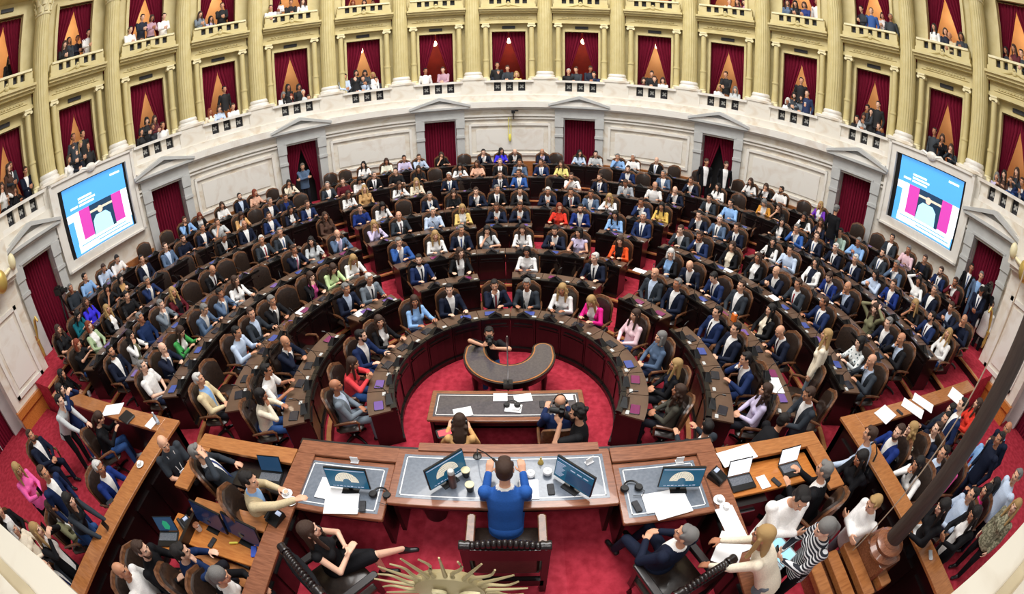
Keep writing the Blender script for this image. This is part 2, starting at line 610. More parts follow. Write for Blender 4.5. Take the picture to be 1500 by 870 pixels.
FLOOR_DATA = """
0.03 -2.93 0.75 presm 0 m b presblue white = short large|person in bright blue suit seated at the central rostrum desk, seen from behind
-1.73 -3.58 0.75 crossw 75 w b black - skirt long bare|person in sleeveless black dress seated with crossed legs, left side of rostrum
1.60 -3.51 0.75 backm -25 m g navy white = short -|person in navy suit leaning back in carved chair, right side of rostrum
-0.34 1.30 0.0 kneelm 175 m k black - denim short short,cam|person in black t-shirt crouching with camera behind the crescent table
0.76 -0.99 0.0 deskm 0 m o blue white = bald headphones|bald person in blue suit with headphones at the clerks table
-0.62 -1.41 0.0 desk2w 0 w b tan - black wavy headphones|person in beige top with headphones bent over tablet, left of clerks table
0.96 -1.57 0.0 standcamm -75 m k black - black curly short,beard,cam|bearded person in black t-shirt aiming camera beside the clerks table
2.77 -1.63 0.0 desk4m -20 m k charcoal white = short -|person in dark jacket with white collar seated just beyond rostrum's right corner
3.40 -1.98 0.0 leanm 85 m k black - black short -|person in black jacket bending over beyond the right staff counter
4.52 -1.61 0.0 standholdm -80 m b charcoal white denim short cam|person in dark sweater standing with phone near the right row ends
-4.50 -2.81 0.25 standholdm 110 m o charcoal - black bald short,cam,badge|bald person in grey t-shirt holding camera between the left counters
-3.51 -2.82 0.75 sitheadm 50 m g charcoal whitetie = short beard|person in dark grey suit leaning back with hand on head, left staff pen
-2.82 -3.20 0.75 sitreachm 60 m k beige skyblue brown short -|person in beige blazer stretching an arm to the rostrum parapet
-3.81 -4.50 0.75 deskm 70 m b black - = short beard|bearded person in black working on a laptop, left staff pen
-3.23 -4.39 0.75 chinm 35 m k navysweater - = short -|person in navy jacket with phone at ear, left staff pen
-2.72 -4.41 0.75 sitreachw 70 w g black white = tail -|person in black suit with ponytail reaching to keyboard, left staff pen
-3.81 -4.83 0.75 lapm 60 m o white - navy bald -|bald person in white jacket at bottom of the left staff pen
-7.80 -3.00 0.55 leanm 70 m k palegrey - black short -|person in light grey shirt standing with back turned, left side gallery
-6.72 -2.80 0.55 desk2w 40 w b black - denim tail -|person in black top seated at counter with papers, left side gallery
-8.30 -3.69 0.55 lapm 75 m b navy white = short beard|bearded person in navy suit seated by the left marble pier
-9.31 -1.84 0.5 lapw 60 w k black - white long -|person in black top with loose dark hair near left row ends
-7.81 -2.68 0.55 standcamw 60 w k blue - denim long cam|person in blue top raising a phone beside the left marble pier
-5.71 -3.59 0.55 deskm 80 m w royal white = short -|person in royal blue suit leaning arms on the left gallery counter
-7.30 -4.60 0.55 standholdw 80 w l pink - black long cam|person in pink top holding phone by the left wall curtain
-6.15 -4.35 0.55 standm 80 m b blue white = short -|person in blue suit standing in the left side gallery
-6.18 -4.61 0.55 lapw 55 w b olive white denim long -|person in olive jacket with long brown hair, left side gallery
-5.69 -4.50 0.55 leanw 75 w k charcoal - denim long cam|person in dark jacket and jeans leaning over the left gallery counter
-5.64 -5.21 0.55 standcamw 50 w l black white black long cam|person in black jacket raising a camera, bottom of left gallery
-5.52 -5.50 0.55 lapm 60 m o charcoal whitetie = bald -|balding person in dark suit seated just below the left marble ledge
-6.92 -5.46 0.55 lapw 60 w w cream - black bob -|person in cream coat behind the left marble ledge
-7.73 -5.44 0.55 lapm 70 m k black white = short -|person in black jacket at the far edge of left gallery
3.61 -3.32 0.75 deskm -30 m g black white = short -|person in black suit seated at the right staff pen laptops
2.69 -3.62 0.75 standcrossm 190 m k white - black short -|person in white shirt with folded arms, head bowed, right staff pen
4.50 -3.11 0.25 standholdw -80 w k black - black long cam|person in black coat with long dark hair holding phone, right aisle
4.82 -2.94 0.25 reachstandm -35 m b paleblue - olivedark short strap|person in pale blue shirt with shoulder strap at the right gallery counter
5.57 -2.86 0.55 desk3m -70 m b royal white = short beard|bearded person in royal blue suit seated behind right gallery counter
6.05 -2.95 0.55 chinw -60 w l black - black wavy pattern:bold|person in black and cream patterned dress with blonde hair, right gallery
6.46 -3.06 0.55 lapm -75 m b navy whitetie = short -|person in navy suit facing left beside the patterned dress, right gallery
7.00 -2.97 0.55 desk3m -60 m k navy paleblue = short -|person in navy suit behind papers on the right gallery counter
7.34 -2.79 0.55 lapw -60 w k charcoal - black bob -|person with dark bob in grey jacket, far end of right counter
6.92 -3.15 0.55 standm -40 m k blue white = short -|person in blue suit seen from behind beside the red dress
8.43 -2.93 0.55 lapw -50 w b red - black long -|person in red dress at the far end of right gallery
5.67 -3.53 0.55 chinw -80 w k white - charcoal long -|person in white blouse leaning on the right gallery counter
6.19 -3.53 0.55 lapm -75 m k navy paleblue = short -|person in navy suit seated behind the white blouse, right gallery
6.58 -3.73 0.55 lapw -70 w g pink - black bob -|person in pink coat partly behind the dark pole
5.03 -4.49 0.55 standholdw -60 w k black - black long cam|person in black jacket standing with document just right of dark pole
6.25 -4.45 0.55 lapm -60 m k paleblue - navy short -|person in pale blue shirt seated right of the dark pole
6.73 -4.55 0.55 lapw -65 w k magenta - black bob -|person in magenta top among the right gallery crowd
7.33 -4.73 0.55 lapm -65 m b navy white = short -|person in navy jacket behind the magenta top, right gallery
7.14 -4.61 0.55 desk4w -55 w k charcoal - black bob -|person in charcoal top beside the magenta top, right gallery
7.05 -4.86 0.55 standm -60 m g paleblue - navy short -|person in pale blue shirt standing at the right edge
5.60 -4.86 0.55 standholdw -65 w k black white black long -|person in black jacket over white top, standing in right gallery
6.63 -5.23 0.55 standw -70 w l olive - black long pattern:fleck|person in mottled olive dress with blonde hair, right edge
7.83 -4.01 0.55 standm -70 m o navy skyblue = bald -|bald person in navy suit by the right side door curtain
7.28 -4.09 0.55 standm -60 m k navy - = short -|person in navy jacket before the right side door curtain
7.75 -3.84 0.55 lapm -60 m b skyblue - navy short -|person in sky blue shirt below the right marble pier
2.50 -4.14 0.75 leanw -50 w l cream - grey long -|person in cream blazer with long fair hair leaning over right parapet
2.96 -4.11 0.75 standholdw -75 w g white - black tail pattern:stripe,cam|person in black and white striped top, right staff pen
4.18 -3.85 0.25 standcrossm -80 m l white - grey short -|person in white shirt with crossed arms beside the pole stand
5.39 -0.60 0.37 standw -40 w l cream - grey long -|person in cream blazer standing among the right desk rows
-7.46 9.04 1.3 standcrossm 150 m o slate - = short -|person in blue grey suit standing with crossed arms in left open doorway
6.74 8.56 1.3 standm 190 w b black white black tail -|person in black suit standing at left of the right open doorway
7.48 8.43 1.3 standm 200 w b black white black tail -|person in black suit standing at right of the right open doorway
8.99 3.89 1.3 standm 80 m g black - = short -|person in black suit walking away between back row and doorway curtain
12.27 0.41 1.3 standm -110 m k black whitetie = short -|person in black suit standing at jamb of far right doorway
12.17 -0.07 1.3 standm -110 m g slate skyblue = short -|person in grey suit and sky blue shirt at far right doorway
11.41 -0.59 1.2 standholdm -110 m w navy whitetie = short -|white-haired person in navy suit clasping hands at far right doorway
11.89 -0.64 1.3 standcamm -100 m b black - black short cam|person in black behind the shoulder camera at far right doorway
11.89 -0.89 0.9 standm -100 m b white - black short -|person in white shirt below the shoulder camera, right row ends
"""
GAL_DATA = """
-14.9 13.00 5.88 m k white
-11.8 13.00 5.88 m b mauve
-29.3 13.00 6.02 m k paleblue
-27.5 13.00 5.82 m o black
-26.1 13.00 5.84 m b paleblue
-24.3 13.00 5.94 w l white
-23.8 13.00 5.73 m b navy
-27.3 13.00 6.12 w k black
-25.7 13.00 6.07 w k charcoal
-2.0 13.00 5.65 m g navy
-0.3 13.00 5.84 m b charcoal
1.3 13.00 5.59 w l wheat
-2.1 13.00 5.98 m b black
10.6 13.00 5.72 m w black
11.9 13.00 5.81 m b charcoal
14.5 13.00 5.87 m b navy
15.1 13.00 5.64 m k blue
25.4 13.00 5.85 m k black
24.0 13.00 5.56 w b maroon
25.9 13.00 5.65 m b black
27.4 13.00 5.64 w b white
-27.1 13.70 9.30 w r maroon
-25.1 13.70 9.27 w b white
-23.5 13.70 9.23 m k skyblue
-15.2 13.70 9.14 m b white
-13.2 13.70 9.10 w b white
-1.7 13.70 8.98 m b white
-39.5 13.00 5.99 w k black
-37.6 13.00 5.91 w k black
-36.9 13.00 5.64 m w palegrey
-39.1 13.00 5.58 w r maroon
-40.4 13.00 5.71 w g white
-36.0 13.00 5.40 m b navy
-50.8 13.00 6.43 m k black
-54.7 13.00 9.57 w b grey
-52.4 13.35 9.39 w k lilac
-50.8 13.00 9.77 m b black
-48.3 13.70 9.81 m g charcoal
-42.1 13.00 9.36 m k white
-40.1 13.70 9.75 w b white
-38.5 13.00 9.48 m b black
-36.4 13.00 9.45 w b white
-53.7 13.00 5.74 w r cream
-52.0 13.00 5.76 w b paleblue
-49.5 13.00 5.70 m b white
-65.0 13.00 6.10 w k black
-63.6 13.00 6.07 w b maroon
-66.2 13.00 5.78 w k black
-62.3 13.00 5.75 m b white
-64.1 13.00 5.82 w b charcoal
-78.5 13.00 6.12 w b black
-78.1 13.00 5.91 m g navy
-77.1 13.00 6.13 w l charcoal
-75.9 13.00 5.97 m b black
-76.5 13.00 6.42 m k black
-78.2 13.00 6.44 m b charcoal
-79.5 13.00 5.83 w b white
-87.3 13.00 6.10 m b navy
-90.2 13.00 6.42 w b brown
-89.7 13.00 5.74 w b black
-91.8 13.00 6.02 w b white
-89.8 13.00 6.44 m b charcoal
38.5 13.00 6.21 m b black
37.5 13.00 5.66 w l white
40.3 13.00 5.68 w g palegrey
51.9 13.00 6.51 m k black
49.7 13.00 5.64 w w white
50.8 13.00 5.91 w k charcoal
52.9 13.00 5.63 m w white
52.0 13.00 5.84 m b grey
53.0 13.00 6.08 m b blue
62.1 13.00 5.64 m k black
63.3 13.00 5.80 w b palegrey
66.0 13.00 5.63 m b navy
64.5 13.00 6.04 w k black
65.6 13.00 6.35 m k black
63.8 13.00 6.12 m k charcoal
75.8 13.00 6.09 m k charcoal
77.3 13.00 6.00 w b black
79.0 13.00 5.80 w b charcoal
87.5 13.00 5.60 w g lilac
90.0 13.00 5.67 m b navy
90.8 13.00 6.00 w b charcoal
91.9 13.00 5.80 m b blue
88.7 13.00 5.76 w k brown
41.4 13.35 9.38 w b mauve
40.2 13.35 9.35 w b maroon
38.5 13.70 9.39 m k white
49.4 13.00 9.48 w b slate
50.8 13.00 9.50 w k black
52.4 13.00 9.49 w b royal
54.2 13.35 9.76 m b white
62.0 13.35 9.77 m k charcoal
63.8 13.35 9.76 m b bright
65.3 13.70 9.76 w b white
67.7 13.00 9.56 m g charcoal
75.4 13.00 9.52 w k white
77.4 13.00 9.45 w b navy
78.1 13.00 9.33 m o beige
80.2 13.00 9.42 w b charcoal
87.5 13.35 9.42 w k charcoal
89.6 13.00 9.45 w b maroon
90.9 13.00 9.35 m k charcoal
-79.1 13.00 9.54 w b black
-77.8 13.35 9.74 w k charcoal
-75.7 13.70 9.83 m b navy
-74.3 13.35 9.84 m k white
-87.9 13.70 9.78 w k black
-85.9 13.70 9.82 m k white
-67.2 13.00 9.50 m k white
-65.1 13.00 9.87 m k navy
-63.4 13.00 9.78 w b mauve
-61.2 13.00 9.75 m k white
-80.3 13.35 9.34 w b white
"""
ITEM_DATA = """
paper -1.887 -2.738 1.47 -5 .42x.3|stack of white papers on the left rostrum desk
paper -1.752 -2.919 1.475 8 .4x.28|second white sheaf overlapping papers on left rostrum desk
paper 1.741 -2.859 1.47 3 .5x.26|large white papers on the right rostrum desk
paper 1.792 -2.976 1.475 8 .42x.22|loose white sheet under monitor, right rostrum desk
paper 0.276 -2.603 1.505 0 .2x.27|white sheet beside phone on the central desk
phone 0.508 -2.610 1.505 4 -|dark phone lying on central desk near right monitor
phone -1.500 -2.919 1.475 10 -|dark phone with blue cord on left rostrum desk
phone 1.405 -2.899 1.475 15 -|dark phone on right rostrum desk by the headset
headset -1.331 -2.744 1.475 0 -|black headset resting on the left rostrum desk
headset 1.389 -2.650 1.475 0 -|black headset with cable loop on right rostrum desk
bottle -0.536 -2.565 1.505 0 -|tall brown thermos bottle on the central desk
cup -0.406 -2.414 1.505 0 dark|dark cup with pale lid behind the thermos bottle
cup -0.348 -2.615 1.505 0 dark|dark cup with pale lid in front, beside thermos
bell 0.415 -2.223 1.505 0 -|small gilt bell on the central desk
tin 0.295 -2.411 1.505 0 -|round white lidded tin on the central desk
tin 0.483 -2.387 1.505 0 -|white sugar bowl beside bell on the central desk
card -1.752 -2.275 1.47 0 -|small white card behind the left desk monitor
card 0.963 -2.242 1.505 30 -|white card behind right monitor of central desk
card 2.045 -2.322 1.47 0 -|small white card behind the right desk monitor
paper -0.655 -0.630 .79 15 .28x.2|white paper near left corner of the clerks table
paper -0.099 -0.282 .79 0 .22x.18|white paper at middle back of the clerks table
paper 0.251 -0.302 .79 8 .28x.18|two overlapping sheets right of middle on clerks table
paper 0.103 -0.535 .79 -10 .25x.18|white paper under headphones on the clerks table
headset 0.082 -0.484 .8 0 -|black headphones lying on paper on clerks table
phone 0.540 -0.452 .79 0 -|dark phone lying on the clerks table
paper 0.963 -0.309 .79 0 .14x.14|small square sheet at right end of clerks table
tablet -0.872 -1.080 .8 20 -|tablet with red picture held beside the clerks table
deskphone 2.423 -2.670 1.5 35 -|black desk telephone on the right rostrum parapet
saucer 2.344 -2.991 1.5 0 -|white cup and saucer nearer the telephone, right parapet
saucer 2.384 -3.108 1.5 0 -|white cup and saucer nearest viewer, right parapet
paper 2.397 -3.409 1.505 5 .22x.62|long white paper draped along the right rostrum parapet
paper 2.262 -3.650 1.51 -35 .3x.4|large white document at near end of right parapet
laptop 2.628 -3.933 1.5 -70 white|open white laptop beside the person in cream blazer
deskphone -2.462 -3.293 1.5 -20 -|black desk telephone on the left rostrum parapet
saucer -2.438 -2.924 1.5 0 -|white cup and saucer by the beige sleeve, left parapet
saucer -2.348 -3.018 1.5 0 -|second white cup and saucer on left rostrum parapet
laptop 2.779 -2.737 1.415 3 screen|open laptop with white screen, left of right pen pair
laptop 3.569 -2.704 1.415 3 screen|open laptop with white screen, right of right pen pair
paper 3.080 -2.789 1.395 5 .14x.2|white note with mouse between the two laptops
phone 3.261 -2.833 1.395 25 -|black phone between the two laptops
paper 2.811 -2.382 1.505 8 .52x.24|white sheets on the right staff counter top
laptop -2.860 -2.660 1.361 5 dark|open dark laptop in front of beige blazer
laptop -4.030 -3.946 1.295 20 teal|open laptop with green map before the bearded person
keyboard -3.511 -3.785 1.205 -8 -|black keyboard at left of the operator desk
keyboard -2.943 -3.828 1.205 -8 -|black keyboard at right of the operator desk
phone -2.708 -3.706 1.315 20 blue|blue phone on the operator desk
marker -3.011 -3.676 1.315 20 -|yellow highlighter pen on the operator desk
phone -3.319 -3.764 1.315 -10 -|black phone on the operator desk near monitors
cup -3.585 -3.646 1.315 0 white|white mug behind left monitor on the operator desk
deskphone -3.825 -3.644 1.295 60 -|black desk telephone left of the operator monitors
laptop -6.130 -2.290 1.505 -12 closed|closed black laptop on left gallery counter
paper -5.422 -2.262 1.505 -10 .2x.22|white paper with pen on left gallery counter
bottle -5.266 -2.226 1.505 0 clear|clear plastic bottle at corner of left gallery counter
paper -6.705 -2.204 1.505 20 .5x.3|crumpled white papers at far end of left counter
saucer -5.050 -3.091 1.505 0 -|white cup and saucer on left gallery counter
phone -5.234 -3.897 1.505 -25 -|dark phone on the left gallery counter
paper 5.865 -2.245 1.505 15 .42x.3|white sheet nearest the corner on right gallery counter
paper 6.680 -2.292 1.505 30 .3x.5|left of two long sheets on right gallery counter
paper 7.095 -2.246 1.505 30 .3x.5|right of two long sheets on right gallery counter
paper 8.365 -2.360 1.505 20 .5x.35|white sheets at far end of right gallery counter
phone 6.254 -2.291 1.505 20 -|pale pen case between sheets on right gallery counter
paper 5.015 -4.414 1.505 -20 .22x.3|white notebook at near end of right gallery counter
phone 5.040 -4.798 1.505 -30 white|white phone at near end of right gallery counter
bin -0.828 -2.472 .77 0 -|round black waste bin under the central desk
folder 4.460 1.258 1.135 -77 -|small orange box standing on a front desk
paper -3.061 2.057 0.950 59 .3x.2|white paper on desk near the left aisle
paper 3.034 3.537 1.135 -42 .3x.2|thick white papers on desk right of aisle
paper 3.364 3.204 1.135 -48 .32x.2|spread white papers before the person in black blazer
paper 4.414 -0.727 1.135 -102 .5x.22|white form with stamps on desk, right front rows
paper -4.319 1.812 1.135 70 .28x.2|white sheet on desk near empty armchair
paper 5.793 1.838 1.320 -74 .25x.2|white sheet on desk before the grey suit
paper 7.024 1.300 1.505 -81 .25x.2|white sheet on desk before the empty tall armchair
paper 5.211 3.214 1.320 -60 .25x.15|white sheet beside notebook on right mid desk
"""
# ================================================================== the room
RK = [2.60, 3.98, 5.01, 6.42, 7.51, 8.97, 10.01, 11.48]     # radius at which each desk row sits
DZ = 0.185
RC = 0.2                                                     # centre of the desk rows, y
BETA = 12.862
DOORS = (-7, -5, -3, -1, 1, 3, 5, 7)

struct(MB().prism([(-13, -7), (13, -7), (13, 12.6), (-13, 12.6)], -0.1, 0.0).obj('floor', M_CARPET))
YCLIP = -2.02

def tier_arc(mb, r0, r1, z0, z1):
    a0 = 90 + math.degrees(math.asin(min(1, (RC - YCLIP) / r0)))
    a1 = 90 + math.degrees(math.asin((RC - YCLIP) / r1))
    n = 90
    v, f = [], []
    for i in range(n + 1):
        t = -1 + 2 * i / n
        for r, a, z in ((r0, a0, z0), (r1, a1, z0), (r1, a1, z1), (r0, a0, z1)):
            v.append((r * math.sin(R(a * t)), RC + r * math.cos(R(a * t)), z))
    for i in range(n):
        o = i * 4
        for j in range(4):
            f.append((o + j, o + (j + 1) % 4, o + 4 + (j + 1) % 4, o + 4 + j))
    f += [(3, 2, 1, 0), (n * 4, n * 4 + 1, n * 4 + 2, n * 4 + 3)]
    mb.add(v, f)

for k in range(1, 8):
    rin = RK[k] - 0.86
    rout = RK[k + 1] - 0.8 if k < 7 else 12.42
    z = k * DZ
    m = MB(); tier_arc(m, rin + 0.07, rout, 0, z); struct(m.obj('floor_%d' % (k + 1), M_CARPET))
    m = MB(); tier_arc(m, rin, rin + 0.068, 0, z - 0.035)
    struct(m.obj('trim_%d' % k, M_DARKWOOD))
    m = MB(); tier_arc(m, rin - 0.015, rin + 0.068, z - 0.033, z + 0.004)
    struct(m.obj('trim_%d' % (k + 10), M_NOSING))

# lower marble wall with its openings
def seg_between(mb, r0, r1, z0, z1, half, lo=-98.0, hi=98.0, skip=DOORS, step=2.0):
    a = lo
    for k in skip:
        c = k * BETA
        if c - half > a:
            mb.arc(r0, r1, a, c - half, z0, z1, step=step)
        a = c + half
    if hi > a:
        mb.arc(r0, r1, a, hi, z0, z1, step=step)

w = MB()
seg_between(w, 12.4, 12.9, 0, 3.8, 2.95)
w.arc(12.4, 12.9, -98, 98, 3.8, 4.72)
struct(w.obj('wall_back', M_MARBLE, smooth=True))
w = MB()
for b0, b1 in ((-98, -85.2), (-69.4, 69.4), (85.2, 98)):
    w.arc(12.28, 12.42, b0, b1, 3.84, 3.92)
    w.arc(12.32, 12.42, b0, b1, 3.72, 3.78)
    w.arc(12.2, 12.42, b0, b1, 4.15, 4.22)
    w.arc(12.1, 12.42, b0, b1, 4.22, 4.46)
struct(w.obj('trim_20', M_MARBLE_W, smooth=True))
w = MB()
for i in range(len(DOORS) - 1):
    if DOORS[i] in (-7, 5):
        continue
    a0, a1 = DOORS[i] * BETA + 5.3, DOORS[i + 1] * BETA - 5.3
    for (b0, b1, z0, z1) in ((a0, a1, 3.45, 3.55), (a0, a1, 2.2, 2.3), (a0, a0 + .45, 2.2, 3.55), (a1 - .45, a1, 2.2, 3.55)):
        w.arc(12.33, 12.42, b0, b1, z0, z1)
    w.arc(12.37, 12.42, a0 + 1.3, a1 - 1.3, 2.42, 3.3)
struct(w.obj('trim_21', M_MARBLE_W, smooth=True))
w = MB()
seg_between(w, 12.3, 12.41, 1.295, 1.95, 4.7)
struct(w.obj('baseboard_back', M_OAK, smooth=True))

def frame_at(az, r=0.0, z=0.0, cy=0.0):
    """local axes at azimuth az: x to the right seen from the room, y outwards, z up"""
    a = R(az)
    M = Matrix.Rotation(-a, 4, 'Z')
    M.translation = Vector((r * math.sin(a), cy + r * math.cos(a), z))
    return M

def cloth_panel(mb, w, z0, z1, inner, side, folds, amp=0.035, nx=26, nz=16):
    """one curtain half; inner(z) = |x| of its inner edge; side = -1 left, 1 right"""
    v, f = [], []
    for iz in range(nz + 1):
        z = z0 + (z1 - z0) * iz / nz
        xi = inner(z)
        for ix in range(nx + 1):
            t = ix / nx
            x = w + (xi - w) * t
            d = amp * math.sin(t * folds * 2 * PI) + amp * .4 * math.sin(t * folds * 4.3 * PI + 1)
            v.append((side * x, d, z))
    n = nx + 1
    for iz in range(nz):
        for ix in range(nx):
            f.append((iz * n + ix, iz * n + ix + 1, iz * n + n + ix + 1, iz * n + n + ix))
    mb.add(v, f)
    vb = [(x, y + 0.02, z) for x, y, z in v]
    mb.add(vb, [tuple(reversed(q)) for q in f])

def bay_words(k):
    if k == 0:
        return 'the central bay'
    s = 'left' if k < 0 else 'right'
    return 'the %s bay %s of centre' % (ORD[abs(k)], s)

def curtain_pair(M, hw, z0, z1, inner, label, group, folds=5):
    for side in (-1, 1):
        m = MB()
        cloth_panel(m, hw, z0, z1, inner, side, folds)
        o = m.obj('curtain', M_CURTAIN, smooth=True)
        o.matrix_world = M
        tag(o, label % ('left' if side < 0 else 'right'), 'curtain', group)

# doors in the lower wall: grey stone surrounds with pediments
nd = 0
for k in DOORS:
    nd += 1
    M = frame_at(k * BETA, 12.4)
    root = bpy.data.objects.new('door_%d' % nd, None)
    COL.objects.link(root)
    root.matrix_world = M
    struct(root)
    m = MB()
    for s in (-1, 1):
        x0, x1 = sorted((s * .64, s * .95))
        m.box(x0, x1, -.16, .1, 0.9, 3.45).box(x0 - .02, x1 + .02, -.2, .1, 3.0, 3.1).box(x0 - .02, x1 + .02, -.19, .1, 3.42, 3.8)
    m.obj('door_jamb', M_GREY, root)
    MB().box(-.97, .97, -.17, .1, 3.8, 4.2).box(-.7, .7, -.2, .1, 3.8, 3.86).obj('lintel', M_GREY, root)
    m = MB()
    m.box(-1.12, 1.12, -.28, .1, 4.18, 4.22).box(-1.16, 1.16, -.36, .1, 4.22, 4.3)
    for s in (-1, 1):
        m.add([(s * 1.2, -.4, 4.28), (s * 1.2, -.4, 4.37), (0, -.4, 4.6), (0, -.4, 4.72), (s * 1.2, .1, 4.28), (s * 1.2, .1, 4.37), (0, .1, 4.6), (0, .1, 4.72)],
              [(0, 1, 3, 2), (4, 6, 7, 5), (1, 5, 7, 3), (0, 2, 6, 4), (0, 4, 5, 1)])
    m.prism([(-1.0, 0), (1.0, 0), (0, .34)], 0, .2, Matrix.Translation((0, -.2, 4.28)) @ Matrix.Rotation(PI / 2, 4, 'X') @ Matrix.Translation((0, 0, -.2)))
    m.obj('pediment', M_GREY, root)
    MB().box(-.63, .63, .55, .6, 0, 3.85).obj('recess', M_DARK, root)
    if abs(k) == 3:
        inner = lambda z: .0 if z > 3.45 else min(.42, (3.45 - z) * .3)
    else:
        inner = lambda z: .01
    curtain_pair(frame_at(k * BETA, 12.62), .62, 1.3, 3.79, inner, '%s crimson curtain in ' + 'the %s pedimented doorway from left' % ORD[nd], 'doorway curtains', 5)

# galleries above
def gal_shell(z0, z1, name, mats):
    for k in range(-7, 8):
        m = MB()
        a0, a1 = (k - .5) * BETA, (k + .5) * BETA
        m.arc(15.2, 15.3, a0, a1, z0, z1)
        m.arc(13.5, 15.2, a0, a0 + .25, z0, z1).arc(13.5, 15.2, a1 - .25, a1, z0, z1)
        struct(m.obj(name, mats(k)))
    struct(MB().arc(13.15, 15.3, -98, 98, z0 - .12, z0).obj('gallery_floor', M_CARPET))
gal_shell(4.6, 8.2, 'lower_gallery_wall', lambda k: M_REDWALL if abs(k) <= 1 else M_ORANGE)
gal_shell(8.32, 12.0, 'upper_gallery_wall', lambda k: M_ORANGE)
struct(MB().arc(12.6, 15.3, -98, 98, 12.0, 12.2).obj('gallery_ceiling', M_CREAM_LIGHT))

w = MB()
seg_between(w, 13.2, 13.5, 5.2, 7.47, 3.16, skip=range(-7, 8))
w.arc(13.2, 13.5, -98, 98, 7.47, 8.55)
seg_between(w, 13.2, 13.5, 8.55, 10.95, 3.3, skip=range(-7, 8))
w.arc(13.2, 13.5, -98, 98, 10.95, 12.6)
struct(w.obj('gallery_wall', M_CREAM, smooth=True))
w = MB()
w.arc(12.72, 13.2, -98, 98, 11.42, 12.6)
w.arc(12.6, 13.2, -98, 98, 11.9, 12.05)
struct(w.obj('trim_30', M_CREAM, smooth=True))

